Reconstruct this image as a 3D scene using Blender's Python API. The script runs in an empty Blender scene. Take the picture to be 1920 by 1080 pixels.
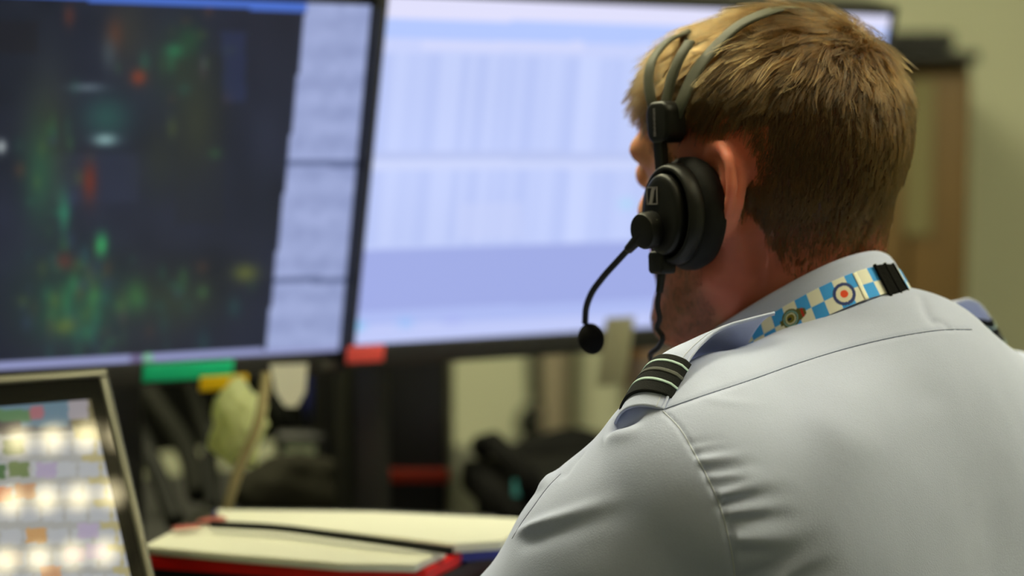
import bpy, bmesh, math
import numpy as np
from mathutils import Vector, Matrix
from mathutils.bvhtree import BVHTree

# ------------------------------------------------------------------ camera, world, light, exposure
S = bpy.context.scene
COL = S.collection
FPX = 3600.0
PITCH = math.radians(5.5)
CAMZ = 1.25
cam_d = bpy.data.cameras.new('camera'); cam = bpy.data.objects.new('camera', cam_d); COL.objects.link(cam)
cam_d.sensor_width = 36.0; cam_d.lens = FPX * 36.0 / 1920.0
cam.location = (0, 0, CAMZ); cam.rotation_euler = (math.pi / 2 - PITCH, 0, 0)
cam_d.clip_start = 0.05
cam_d.dof.use_dof = True; cam_d.dof.focus_distance = 1.262; cam_d.dof.aperture_fstop = 2.7
S.camera = cam
S.view_settings.view_transform = 'Standard'; S.view_settings.look = 'None'
S.view_settings.gamma = 1.0; S.view_settings.use_curve_mapping = False
S.view_settings.exposure = 0.11
S.cycles.use_denoising = True; S.cycles.use_adaptive_sampling = True; S.cycles.adaptive_threshold = 0.02
S.cycles.max_bounces = 7; S.cycles.diffuse_bounces = 3; S.cycles.glossy_bounces = 3; S.cycles.transmission_bounces = 6
wd = bpy.data.worlds.new('world'); S.world = wd; wd.use_nodes = True
wd.node_tree.nodes['Background'].inputs[0].default_value = (0.5, 0.55, 0.6, 1)
wd.node_tree.nodes['Background'].inputs[1].default_value = 0.05
CEIL = 2.55
# (x, y, size_x, size_y, strength) of the ceiling light panels
LIGHTS = [(-0.40, 1.65, 0.60, 0.60, 16.0), (1.45, 1.30, 0.60, 0.60, 31.0), (-0.70, 2.60, 0.6, 0.6, 30.0), (-1.3, -0.6, 0.6, 0.6, 3.5)]
LOUVRE = (0.605, 0.915, 28.0, 34.0)      # x, y, turn, strength of the louvred fitting above the person
LIGHT_COL = (1.0, 0.95, 0.62)

# ------------------------------------------------------------------ helpers
UPC = np.array([0, math.sin(PITCH), math.cos(PITCH)]); FWC = np.array([0, math.cos(PITCH), -math.sin(PITCH)])
CAM = np.array([0, 0, CAMZ])
def W(px, py, d):
    return CAM + np.array([1., 0, 0]) * ((px - 960) / FPX * d) + UPC * ((540 - py) / FPX * d) + FWC * d
def pdir(px, py):
    v = W(px, py, 1.0) - CAM
    return v / np.linalg.norm(v)
def Wz(px, py, z):
    v = W(px, py, 1.0) - CAM
    return CAM + v * ((z - CAMZ) / v[2])
def Wy(px, py, y):
    v = W(px, py, 1.0) - CAM
    return CAM + v * (y / v[1])
def srgb(r, g, b):
    return tuple(((c / 255) / 12.92 if c / 255 <= 0.04045 else ((c / 255 + 0.055) / 1.055) ** 2.4) for c in (r, g, b))
def srgb_np(a):
    a = np.asarray(a, float) / 255
    return np.where(a <= 0.04045, a / 12.92, ((a + 0.055) / 1.055) ** 2.4)

def mat(name, col, rough=0.6, metal=0.0, spec=0.5, noise=None, bump=None, sheen=0.0, emis=None, coat=0.0, sss=0.0):
    m = bpy.data.materials.new(name); m.use_nodes = True
    nt = m.node_tree; b = nt.nodes['Principled BSDF']
    b.inputs['Base Color'].default_value = (*col, 1); b.inputs['Roughness'].default_value = rough
    b.inputs['Metallic'].default_value = metal; b.inputs['Specular IOR Level'].default_value = spec
    b.inputs['Sheen Weight'].default_value = sheen; b.inputs['Coat Weight'].default_value = coat
    if sss: 
        b.inputs['Subsurface Weight'].default_value = sss
        b.inputs['Subsurface Radius'].default_value = (1.0, 0.35, 0.2); b.inputs['Subsurface Scale'].default_value = 0.010
    if emis: 
        b.inputs['Emission Color'].default_value = (*emis[:3], 1); b.inputs['Emission Strength'].default_value = emis[3]
    tc = nt.nodes.new('ShaderNodeTexCoord')
    if noise:  # (scale, amount)
        n = nt.nodes.new('ShaderNodeTexNoise'); n.inputs['Scale'].default_value = noise[0]; n.inputs['Detail'].default_value = 4
        nt.links.new(tc.outputs['Object'], n.inputs['Vector'])
        mx = nt.nodes.new('ShaderNodeMix'); mx.data_type = 'RGBA'
        mx.inputs[6].default_value = (*[c * (1 - noise[1]) for c in col], 1); mx.inputs[7].default_value = (*[min(1, c * (1 + noise[1])) for c in col], 1)
        nt.links.new(n.outputs['Fac'], mx.inputs[0]); nt.links.new(mx.outputs[2], b.inputs['Base Color'])
    if bump:  # (scale, strength, distance)
        n = nt.nodes.new('ShaderNodeTexNoise'); n.inputs['Scale'].default_value = bump[0]; n.inputs['Detail'].default_value = 3
        nt.links.new(tc.outputs['Object'], n.inputs['Vector'])
        bp = nt.nodes.new('ShaderNodeBump'); bp.inputs['Strength'].default_value = bump[1]; bp.inputs['Distance'].default_value = bump[2]
        nt.links.new(n.outputs['Fac'], bp.inputs['Height']); nt.links.new(bp.outputs['Normal'], b.inputs['Normal'])
    return m

def attr_mat(name, emit, rough=0.3, spec=0.5, base=None, coat=0.0):
    """colour comes from the mesh's own 'print' colour attribute (screen picture or flat print)"""
    m = bpy.data.materials.new(name); m.use_nodes = True
    nt = m.node_tree; b = nt.nodes['Principled BSDF']
    a = nt.nodes.new('ShaderNodeAttribute'); a.attribute_name = 'print'
    if emit > 0:
        b.inputs['Base Color'].default_value = (*(base or (0.01, 0.01, 0.012)), 1)
        nt.links.new(a.outputs['Color'], b.inputs['Emission Color']); b.inputs['Emission Strength'].default_value = emit
    else:
        nt.links.new(a.outputs['Color'], b.inputs['Base Color'])
    b.inputs['Roughness'].default_value = rough; b.inputs['Specular IOR Level'].default_value = spec; b.inputs['Coat Weight'].default_value = coat
    return m

def link(name, me, m=None, parent=None, smooth=False):
    o = bpy.data.objects.new(name, me); COL.objects.link(o)
    if m: me.materials.append(m)
    if smooth: me.polygons.foreach_set('use_smooth', np.ones(len(me.polygons), bool))
    if parent:
        o.parent = parent
        pm = Matrix.Identity(4); q = parent
        chain = []
        while q: chain.append(q); q = q.parent
        for q in reversed(chain): pm = pm @ q.matrix_parent_inverse @ q.matrix_basis
        o.matrix_parent_inverse = pm.inverted()
    return o
def from_np(name, V, F, m=None, parent=None, smooth=True):
    me = bpy.data.meshes.new(name)
    me.from_pydata([tuple(v) for v in V], [], [tuple(int(i) for i in f) for f in F]) if not isinstance(F, np.ndarray) else fast_mesh(me, V, F)
    me.update()
    return link(name, me, m, parent, smooth)
def fast_mesh(me, V, F):
    n = F.shape[1]
    me.vertices.add(len(V)); me.vertices.foreach_set('co', np.ascontiguousarray(V, np.float32).ravel())
    me.loops.add(F.size); me.loops.foreach_set('vertex_index', np.ascontiguousarray(F, np.int32).ravel())
    me.polygons.add(len(F)); me.polygons.foreach_set('loop_start', np.arange(0, F.size, n, dtype=np.int32))
    me.polygons.foreach_set('loop_total', np.full(len(F), n, np.int32))
    me.update(calc_edges=True); me.validate()
def thing(name, label, cat, loc=(0, 0, 0), group=None):
    o = bpy.data.objects.new(name, None); COL.objects.link(o); o.location = tuple(loc); o.empty_display_size = 0.05
    return tag(o, label, cat, group)
def tag(o, label, cat, group=None):
    o['label'] = label; o['category'] = cat
    if group: o['group'] = group
    return o
def struct(o):
    o['kind'] = 'structure'; return o

def box(name, c, size, m, parent=None, rot=None, bevel=0.0, segs=2):
    """box of full size, centred at c, axes from the 3x3 rot (columns)"""
    bm = bmesh.new(); bmesh.ops.create_cube(bm, size=1.0)
    for v in bm.verts: v.co = Vector((v.co.x * size[0], v.co.y * size[1], v.co.z * size[2]))
    if bevel > 0: bmesh.ops.bevel(bm, geom=list(bm.edges), offset=bevel, segments=segs, affect='EDGES', profile=0.5)
    R = Matrix(rot) if rot is not None else Matrix.Identity(3)
    for v in bm.verts: v.co = R @ v.co + Vector(c)
    me = bpy.data.meshes.new(name); bm.to_mesh(me); bm.free()
    return link(name, me, m, parent, bevel > 0)
def cols(*v):
    return np.stack([np.asarray(a, float) for a in v], 1)
def smooth_path(P, n):
    P = np.asarray(P, float)
    t = np.concatenate([[0], np.cumsum(np.linalg.norm(np.diff(P, axis=0), axis=1))]); t /= t[-1]
    m = np.gradient(P, t, axis=0)
    s = np.linspace(0, 1, n); i = np.clip(np.searchsorted(t, s, side='right') - 1, 0, len(t) - 2)
    h = (t[i + 1] - t[i])[:, None]; x = ((s - t[i]) / (t[i + 1] - t[i]))[:, None]
    return (2 * x**3 - 3 * x**2 + 1) * P[i] + (x**3 - 2 * x**2 + x) * h * m[i] + (-2 * x**3 + 3 * x**2) * P[i + 1] + (x**3 - x**2) * h * m[i + 1]
def tube_mesh(P, r, sides=10, close=True):
    P = np.asarray(P, float); n = len(P); r = np.broadcast_to(np.asarray(r, float), (n,))
    T = np.gradient(P, axis=0); T /= np.linalg.norm(T, axis=1)[:, None] + 1e-12
    N = np.cross(T[0], [0.123, 0.9, 0.31]); N /= np.linalg.norm(N)
    V = []
    for i in range(n):
        N = N - T[i] * (N @ T[i]); N /= np.linalg.norm(N); B = np.cross(T[i], N)
        a = np.linspace(0, 2 * np.pi, sides, endpoint=False)
        V.append(P[i] + r[i] * (np.cos(a)[:, None] * N + np.sin(a)[:, None] * B))
    V = np.concatenate(V); F = []
    for i in range(n - 1):
        for j in range(sides):
            k = (j + 1) % sides
            F.append((i * sides + j, i * sides + k, (i + 1) * sides + k, (i + 1) * sides + j))
    if close:
        F.append(tuple(range(sides))[::-1]); F.append(tuple((n - 1) * sides + j for j in range(sides)))
    return V, F
def tube(name, P, r, m, parent=None, sides=10, n=None):
    if n: P = smooth_path(P, n)
    V, F = tube_mesh(P, r, sides)
    return from_np(name, V, F, m, parent)
def lathe(name, prof, c, m, parent=None, rot=None, sides=32, sx=1.0, sy=1.0):
    """profile [(r, h)] turned about local z (rot's third column); closed at both ends"""
    R = np.asarray(rot) if rot is not None else np.eye(3)
    V = []; F = []; a = np.linspace(0, 2 * np.pi, sides, endpoint=False)
    for (r, h) in prof:
        L = np.stack([np.cos(a) * r * sx, np.sin(a) * r * sy, np.full(sides, h)], 1)
        V.append(L @ R.T + np.asarray(c))
    for i in range(len(prof) - 1):
        for j in range(sides):
            k = (j + 1) % sides
            F.append((i * sides + j, i * sides + k, (i + 1) * sides + k, (i + 1) * sides + j))
    F.append(tuple(range(sides))[::-1]); F.append(tuple((len(prof) - 1) * sides + j for j in range(sides)))
    return from_np(name, np.concatenate(V), F, m, parent)
def grid_faces(nu, nv, off=0, wrap_u=False):
    i, j = np.meshgrid(np.arange(nu if wrap_u else nu - 1), np.arange(nv - 1), indexing='ij')
    i2 = (i + 1) % nu
    return (np.stack([i * nv + j, i2 * nv + j, i2 * nv + j + 1, i * nv + j + 1], -1).reshape(-1, 4) + off)
def sheet(name, G, thick, m, parent=None, smooth=True, flip=False):
    """solid sheet: G (nu,nv,3) is its top, thickened along the normal"""
    G = np.asarray(G, float); nu, nv = G.shape[:2]
    du = np.gradient(G, axis=0); dv = np.gradient(G, axis=1)
    N = np.cross(du, dv); N /= np.linalg.norm(N, axis=2)[..., None] + 1e-12
    if flip: N = -N
    B = G - N * thick
    V = np.concatenate([G.reshape(-1, 3), B.reshape(-1, 3)]); n = nu * nv
    F = list(grid_faces(nu, nv)); F2 = [tuple(f[::-1]) for f in grid_faces(nu, nv, n)]
    rim = [i * nv for i in range(nu)] + [(nu - 1) * nv + j for j in range(1, nv)] + [i * nv + nv - 1 for i in range(nu - 2, -1, -1)] + [j for j in range(nv - 2, 0, -1)]
    F = [tuple(f) for f in F] + F2 + [(rim[(k + 1) % len(rim)], rim[k], rim[k] + n, rim[(k + 1) % len(rim)] + n) for k in range(len(rim))]
    if flip: F = [f[::-1] for f in F]
    return from_np(name, V, F, m, parent, smooth)
def paint(o, C):
    """C (n verts, 3) linear colours"""
    me = o.data; a = me.color_attributes.new('print', 'FLOAT_COLOR', 'POINT')
    a.data.foreach_set('color', np.concatenate([C, np.ones((len(C), 1))], 1).astype(np.float32).ravel())

rng = np.random.default_rng(7)
def vnoise(P, scale, seed=0):
    """smooth value noise, P (N,k) -> (N,) in -1..1"""
    Q = P * scale; I = np.floor(Q).astype(np.int64); f = Q - I; f = f * f * (3 - 2 * f)
    k = P.shape[1]; out = np.zeros(len(P))
    for c in range(2 ** k):
        w = np.ones(len(P)); h = np.full(len(P), seed * 7919 + 17, np.int64)
        for a in range(k):
            b = (c >> a) & 1
            w = w * (f[:, a] if b else 1 - f[:, a])
            h = (h * 1000003) ^ ((I[:, a] + b) * [73856093, 19349663, 83492791][a])
        h = (h ^ (h >> 13)) * 1274126177; h = (h ^ (h >> 16)) & 0xffff
        out += w * (h / 32767.5 - 1)
    return out

# ------------------------------------------------------------------ materials
M = {}
M['wall'] = mat('wall_paint', srgb(178, 180, 156), 0.9, noise=(3, 0.04), bump=(60, 0.1, 0.002))
M['ceil'] = mat('ceiling_paint', srgb(190, 190, 175), 0.9)
M['floor'] = mat('carpet', srgb(70, 74, 80), 0.95, noise=(200, 0.3))
M['black'] = mat('black_plastic', (0.012, 0.012, 0.012), 0.45, noise=(90, 0.2))
M['bezel'] = mat('bezel_plastic', (0.022, 0.022, 0.020), 0.5, noise=(60, 0.1))
M['satin'] = mat('headset_plastic', (0.0065, 0.0065, 0.006), 0.45, spec=0.3, bump=(900, 0.15, 0.0004))
M['foam'] = mat('foam', (0.006, 0.006, 0.006), 0.95, spec=0.1, bump=(500, 0.6, 0.001))
M['leather'] = mat('ear_pad', (0.0045, 0.0045, 0.005), 0.65, spec=0.25, bump=(300, 0.3, 0.0006))
M['band'] = mat('headband_grey', srgb(86, 86, 73), 0.6, spec=0.3, noise=(150, 0.08))
M['logo'] = mat('logo_grey', srgb(140, 134, 138), 0.5)
M['skin'] = mat('skin', (0.50, 0.140, 0.085), 0.5, spec=0.35, noise=(60, 0.14), bump=(250, 0.18, 0.0008), sss=0.45)
def toned(m):
    nt = m.node_tree; b = nt.nodes['Principled BSDF']; a = nt.nodes.new('ShaderNodeAttribute'); a.attribute_name = 'print'
    mx = [n for n in nt.nodes if n.type == 'MIX'][0]; mx.blend_type = 'MULTIPLY'; fac = mx.inputs[0].links[0].from_socket
    nt.links.remove(mx.inputs[0].links[0]); mx.inputs[0].default_value = 0.5
    rp = nt.nodes.new('ShaderNodeValToRGB'); rp.color_ramp.elements[0].color = (0.7, 0.62, 0.6, 1); rp.color_ramp.elements[1].color = (1.25, 1.2, 1.2, 1)
    nt.links.new(fac, rp.inputs[0]); nt.links.new(a.outputs['Color'], mx.inputs[6]); nt.links.new(rp.outputs[0], mx.inputs[7]); return m
toned(M['skin'])
M['shirt'] = mat('shirt_cloth', (0.50, 0.55, 0.80), 0.85, spec=0.2, noise=(700, 0.05), bump=(1100, 0.45, 0.0004), sheen=0.15)
M['thread'] = mat('thread', (0.16, 0.19, 0.34), 0.8)
M['thread_light'] = mat('thread_light', (0.62, 0.66, 0.8), 0.8)
M['slide'] = mat('black_braid', (0.012, 0.013, 0.014), 0.9, spec=0.2, noise=(1200, 0.5), bump=(1500, 0.8, 0.0006))
M['stripe'] = mat('pale_blue_braid', (0.45, 0.60, 0.60), 0.8, bump=(1500, 0.5, 0.0004))
M['stripe_grey'] = mat('grey_braid', (0.09, 0.095, 0.09), 0.9, noise=(1200, 0.5), bump=(1500, 0.5, 0.0004))
M['trouser'] = mat('trouser_cloth', (0.03, 0.035, 0.06), 0.9)
M['wood'] = mat('door_wood', srgb(92, 68, 26), 0.55, noise=(8, 0.12))
M['desk'] = mat('desk_laminate', srgb(40, 40, 37), 0.5, noise=(20, 0.05))
M['silver'] = mat('silver_frame', srgb(105, 104, 92), 0.4, metal=0.5)
M['glassblack'] = mat('black_glass', (0.006, 0.006, 0.006), 0.03, spec=0.35)
M['paper'] = mat('paper', srgb(226, 226, 206), 0.85, noise=(14, 0.04))
M['red'] = mat('red_card', srgb(232, 20, 12), 0.45)
M['redsticker'] = mat('red_sticker', srgb(255, 95, 90), 0.6)
M['green'] = mat('green_label', srgb(0, 220, 165), 0.6)
M['yellow'] = mat('yellow_label', srgb(255, 210, 10), 0.6)
M['blue'] = mat('blue_card', srgb(52, 60, 150), 0.5)
M['navy'] = mat('navy_plastic', srgb(30, 38, 110), 0.5)
M['darkred'] = mat('dark_red_tape', srgb(150, 38, 12), 0.6)
M['partition'] = mat('partition_cloth', srgb(18, 19, 17), 0.95, spec=0.1, noise=(40, 0.2))
M['cable'] = mat('cable_black', (0.012, 0.013, 0.011), 0.7, spec=0.15)
M['greycable'] = mat('cable_grey', srgb(26, 27, 22), 0.8, spec=0.12)
M['beige'] = mat('beige_cable', srgb(150, 138, 96), 0.6)
M['bag'] = mat('pale_green_plastic', srgb(236, 242, 190), 0.35, sss=0.5)
M['white'] = mat('white_plastic', srgb(248, 246, 230), 0.5)
M['mound'] = mat('grey_cloth', srgb(40, 39, 32), 0.95, spec=0.1, noise=(30, 0.15))
M['darkwood'] = mat('dark_wood', srgb(60, 38, 20), 0.5, noise=(12, 0.15))
M['print'] = mat('mauve_print', srgb(120, 108, 104), 0.7, noise=(10, 0.2))

def thin_translucent(m, col, k):
    nt = m.node_tree; b = nt.nodes['Principled BSDF']; t = nt.nodes.new('ShaderNodeBsdfTranslucent'); t.inputs[0].default_value = (*col, 1)
    mx = nt.nodes.new('ShaderNodeMixShader'); mx.inputs[0].default_value = k; out = nt.nodes['Material Output']
    nt.links.new(b.outputs[0], mx.inputs[1]); nt.links.new(t.outputs[0], mx.inputs[2]); nt.links.new(mx.outputs[0], out.inputs['Surface']); return m
M['bag'] = thin_translucent(mat('pale_green_plastic', srgb(236, 242, 190), 0.35), srgb(240, 245, 190), 0.5)
M['cup'] = thin_translucent(mat('paper_cup', srgb(250, 248, 232), 0.6), srgb(250, 248, 232), 0.5)
# ------------------------------------------------------------------ room
X0, X1, Y0, Y1 = -2.6, 2.2, -1.6, 3.5
DESK = 0.79
def slab(name, lo, hi, m):
    lo = np.array(lo); hi = np.array(hi)
    return struct(box(name, (lo + hi) / 2, hi - lo, m))
slab('floor', (X0, Y0, -0.05), (X1, Y1, 0), M['floor'])
slab('ceiling', (X0, Y0, CEIL), (X1, Y1, CEIL + 0.05), M['ceil'])
slab('wall_back', (X0, Y1, 0), (X1, Y1 + 0.1, CEIL), M['wall'])
slab('wall_front', (X0, Y0 - 0.1, 0), (X1, Y0, CEIL), M['wall'])
slab('wall_left', (X0 - 0.1, Y0, 0), (X0, Y1, CEIL), M['wall'])
slab('wall_right', (X1, Y0, 0), (X1 + 0.1, Y1, CEIL), M['wall'])
for i, (x, y, sx, sy, st) in enumerate(LIGHTS):
    t = thing('ceiling_light', ['square ceiling light panel over the monitors', 'square ceiling light panel to the right of the seated person', 'square ceiling light panel behind the monitors by the back wall', 'square ceiling light panel behind the viewer'][i], 'light', (x, y, CEIL), 'ceiling light panels')
    for k, (ox, oy, wx, wy) in enumerate(((-sx / 2 - .01, 0, .02, sy + .04), (sx / 2 + .01, 0, .02, sy + .04), (0, -sy / 2 - .01, sx, .02), (0, sy / 2 + .01, sx, .02))):
        box('frame_rail', (x + ox, y + oy, CEIL - 0.0125), (wx, wy, 0.025), M['white'], t)
    em = mat('lamp_diffuser', (0.8, 0.8, 0.8), 0.5, emis=(*LIGHT_COL, st))
    box('diffuser', (x, y, CEIL - 0.01), (sx, sy, 0.012), em, t)
lx, ly, la, lst = LOUVRE
LR = frame3 = cols((math.cos(math.radians(la)), math.sin(math.radians(la)), 0), (-math.sin(math.radians(la)), math.cos(math.radians(la)), 0), (0, 0, 1))
lx, ly = np.array([lx, ly]) + LR[:2, 0] * -0.0585 * 3 + LR[:2, 1] * -0.115
lv = thing('louvre_light', 'louvred ceiling light with rows of small bright cells', 'light', (lx, ly, CEIL))
def lp(a, b, c): return np.array([lx, ly, CEIL]) + LR @ np.array([a, b, c])
box('housing', lp(0, 0, -0.006), (0.62, 0.62, 0.012), M['white'], lv, rot=LR)
for a, b, sx, sy in ((-.32, 0, .02, .66), (.32, 0, .02, .66), (0, -.32, .62, .02), (0, .32, .62, .02)): box('frame_rail', lp(a, b, -0.02), (sx, sy, 0.04), M['white'], lv, rot=LR)
em = mat('lamp_cell_glow', (0.8, 0.8, 0.8), 0.5, emis=(1.0, 0.86, 0.5, lst))
for i in range(-4, 5):
    for j in range(-2, 3): box('lamp_cell', lp(i * 0.0585, j * 0.115, -0.014), (0.026, 0.030, 0.004), em, lv, rot=LR)
for j in range(-2, 2): box('louvre_blade', lp(0, (j + .5) * 0.115, -0.02), (0.62, 0.004, 0.016), M['white'], lv, rot=LR)

# ------------------------------------------------------------------ implicit surfaces for the figure
def smin(a, b, k):
    h = np.clip(0.5 + 0.5 * (b - a) / k, 0, 1); return b + (a - b) * h - k * h * (1 - h)
def smax(a, b, k): return -smin(-a, -b, k)
def ell(P, c, r):
    q = (P - np.asarray(c, float)); r = np.asarray(r, float)
    k0 = np.linalg.norm(q / r, axis=1); k1 = np.linalg.norm(q / (r * r), axis=1) + 1e-9
    return k0 * (k0 - 1) / k1
def cap(P, a, b, r1, r2):
    a = np.asarray(a, float); b = np.asarray(b, float); ab = b - a
    t = np.clip(((P - a) @ ab) / (ab @ ab), 0, 1)
    return np.linalg.norm(P - a - t[:, None] * ab, axis=1) - (r1 + (r2 - r1) * t)
def chain(P, pts, rs):
    d = None
    for i in range(len(pts) - 1):
        e = cap(P, pts[i], pts[i + 1], rs[i], rs[i + 1]); d = e if d is None else np.minimum(d, e)
    return d

def extract(f, lo, hi, h):
    """surface nets on a sparsely sampled grid, then two Newton steps on the implicit f (world metres)"""
    lo = np.asarray(lo, float); hi = np.asarray(hi, float); cs = 4
    n = (np.ceil((hi - lo) / (h * cs)).astype(int) + 1)
    ax = [lo[i] + (np.arange(n[i]) + 0.5) * h * cs for i in range(3)]
    C = np.stack(np.meshgrid(*ax, indexing='ij'), -1).reshape(-1, 3)
    D = np.concatenate([f(c) for c in np.array_split(C, 8)]).reshape(n)
    act = np.abs(D) < h * cs * 1.6
    big = np.repeat(np.repeat(np.repeat(D, cs, 0), cs, 1), cs, 2).astype(np.float32)
    am = np.repeat(np.repeat(np.repeat(act, cs, 0), cs, 1), cs, 2)
    idx = np.argwhere(am); pts = lo + idx * h
    big[am] = np.concatenate([f(c) for c in np.array_split(pts, max(1, len(pts) // 200000))])
    sg = big < 0
    N = np.array(big.shape) - 1
    cnt = np.zeros(N, np.int8)
    for a in (0, 1):
        for b in (0, 1):
            for c in (0, 1): cnt += sg[a:a + N[0], b:b + N[1], c:c + N[2]]
    cell = (cnt > 0) & (cnt < 8)
    ci = np.argwhere(cell); vid = np.full(N, -1, np.int64); vid[cell] = np.arange(len(ci))
    acc = np.zeros((len(ci), 3)); w = np.zeros(len(ci))
    corners = [(a, b, c) for a in (0, 1) for b in (0, 1) for c in (0, 1)]
    for p in corners:
        for axn in range(3):
            if p[axn] == 0:
                q = list(p); q[axn] = 1
                vp = big[ci[:, 0] + p[0], ci[:, 1] + p[1], ci[:, 2] + p[2]]; vq = big[ci[:, 0] + q[0], ci[:, 1] + q[1], ci[:, 2] + q[2]]
                m = (vp < 0) != (vq < 0)
                t = np.where(m, vp / (vp - vq + 1e-20), 0)
                pos = np.array(p, float) + np.zeros((len(ci), 3)); pos[:, axn] += t
                acc[m] += pos[m]; w += m
    V = lo + (ci + acc / w[:, None]) * h
    F = []
    for axn in range(3):
        u, v = [(1, 2), (2, 0), (0, 1)][axn]
        sl0 = [slice(None)] * 3; sl1 = [slice(None)] * 3
        sl0[axn] = slice(0, -1); sl1[axn] = slice(1, None)
        ch = sg[tuple(sl0)] != sg[tuple(sl1)]
        e = np.argwhere(ch); e = e[(e[:, u] > 0) & (e[:, v] > 0) & (e[:, u] < N[u]) & (e[:, v] < N[v])]
        ins = sg[tuple(e.T)]
        def cid(du, dv):
            k = e.copy(); k[:, u] -= du; k[:, v] -= dv; return vid[tuple(k.T)]
        q = np.stack([cid(1, 1), cid(0, 1), cid(0, 0), cid(1, 0)], 1)
        q[~ins] = q[~ins][:, ::-1]
        F.append(q)
    F = np.concatenate(F); F = F[(F >= 0).all(1)]
    for it in range(2):
        V = V - grad_step(f, V, h)
    return V, F
def grad(f, V, e=0.0008):
    return np.stack([(f(V + np.eye(3)[i] * e) - f(V - np.eye(3)[i] * e)) / (2 * e) for i in range(3)], 1)
def grad_step(f, V, h):
    d = f(V); g = grad(f, V); s = np.clip(d, -h, h)[:, None] * g / (np.sum(g * g, 1)[:, None] + 1e-9)
    return s
def frame(yaw):
    c, s = math.cos(yaw), math.sin(yaw)
    return cols((c, s, 0), (-s, c, 0), (0, 0, 1))     # right, forward, up

# body frame (cm): origin midway between the shoulder joints;  head frame (cm): origin midway between the ear canals
BR = frame(math.radians(41)); B0 = np.array([0.248, 1.360, 1.03])
_hp = math.radians(-4); HR = frame(math.radians(44)) @ np.array([[1, 0, 0], [0, math.cos(_hp), -math.sin(_hp)], [0, math.sin(_hp), math.cos(_hp)]])
H0 = np.array([0.1865, 1.400, 1.186])
def toB(P): return (P - B0) @ BR * 100
def toH(P): return (P - H0) @ HR * 100
def fB(L): return np.asarray(L, float) / 100 @ BR.T + B0
def fH(L): return np.asarray(L, float) / 100 @ HR.T + H0

ELB_L = (-25, 15.5, -22.5); ELB_R = (23, 15, -21.5); WR_L = (-5, 26, -19.6); WR_R = (13, 36, -19.6)
def shirt_cm(L):
    d = ell(L, (0, 0.5, -17), (17.5, 12.5, 23))
    d = smin(d, ell(L, (0.4, -3.6, -0.9), (9.6, 7.2, 9.3)), 5)
    for s, sh, el, wr in ((-1, (-16.9, 0.3, -3.8), ELB_L, WR_L), (1, (18.2, 0, -4.4), ELB_R, WR_R)):
        d = smin(d, cap(L, (s * 2, -1.6, 0.8 + 0.7 * (s + 1)), (s * 13.2, 0.2, 0.3 - 1.9 * (s + 1)), 5.2, 5.2), 4)
        d = smin(d, ell(L, (s * 9, -6.0, -8), (8.5, 5.2, 11)), 4)
        d = smin(d, ell(L, sh, (5.6, 6.6, 6.2)), 4)
        d = smin(d, cap(L, sh, el, 6.6, 6.3), 3)
        d = smin(d, ell(L, np.array(sh) * 0.72 + np.array(el) * 0.28, (7.1, 7.5, 7.6)), 2)
        d = smin(d, cap(L, el, wr, 5.2, 3.7), 2)
    d = smin(d, cap(L, (0, 1, -30), (0, -1, -50), 12.5, 12.0), 8)
    d = smin(d, ell(L, (0, 0, -50), (17, 12, 12)), 8)
    return d
def shirt_f(P): return shirt_cm(toB(P)) / 100

def ear_cm(L, s):
    """outer ear on side s, helix rim, bowl, lobe"""
    Q = L.copy(); Q[:, 0] *= s
    o = np.array([7.0, -1.6, -0.1])
    Q = Q - o
    a = math.radians(14); c, si = math.cos(a), math.sin(a)       # ear stands off the head
    X = Q[:, 0] * c + Q[:, 1] * si; Y = -Q[:, 0] * si + Q[:, 1] * c
    t = math.radians(-14); Yt = Y * math.cos(t) - Q[:, 2] * math.sin(t); Zt = Y * math.sin(t) + Q[:, 2] * math.cos(t)
    E = np.stack([X, Yt, Zt], 1)
    pts = [(0.1, 1.1, 0.9), (0.45, 1.3, 2.2), (0.75, 0.7, 3.2), (0.95, -0.5, 3.5), (1.15, -1.8, 2.9), (1.2, -2.5, 1.3), (1.05, -2.2, -0.6), (0.8, -1.3, -2.1), (0.6, -0.3, -2.9)]
    d = chain(E, pts, [0.34, 0.38, 0.40, 0.42, 0.42, 0.40, 0.36, 0.36, 0.5])
    pl = ell(E, (0.15, -0.5, 0.4), (0.75, 1.95, 3.1))
    pl = smax(pl, -ell(E, (1.15, 0.0, 0.3), (0.75, 1.25, 2.1)), 0.3)
    d = smin(d, pl, 0.5)
    d = smin(d, chain(E, [(0.8, -0.2, 2.2), (0.9, -1.1, 1.0), (0.8, -1.0, -0.6), (0.5, 0.4, -1.4)], [0.2, 0.24, 0.24, 0.28]), 0.25)
    return d
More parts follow.
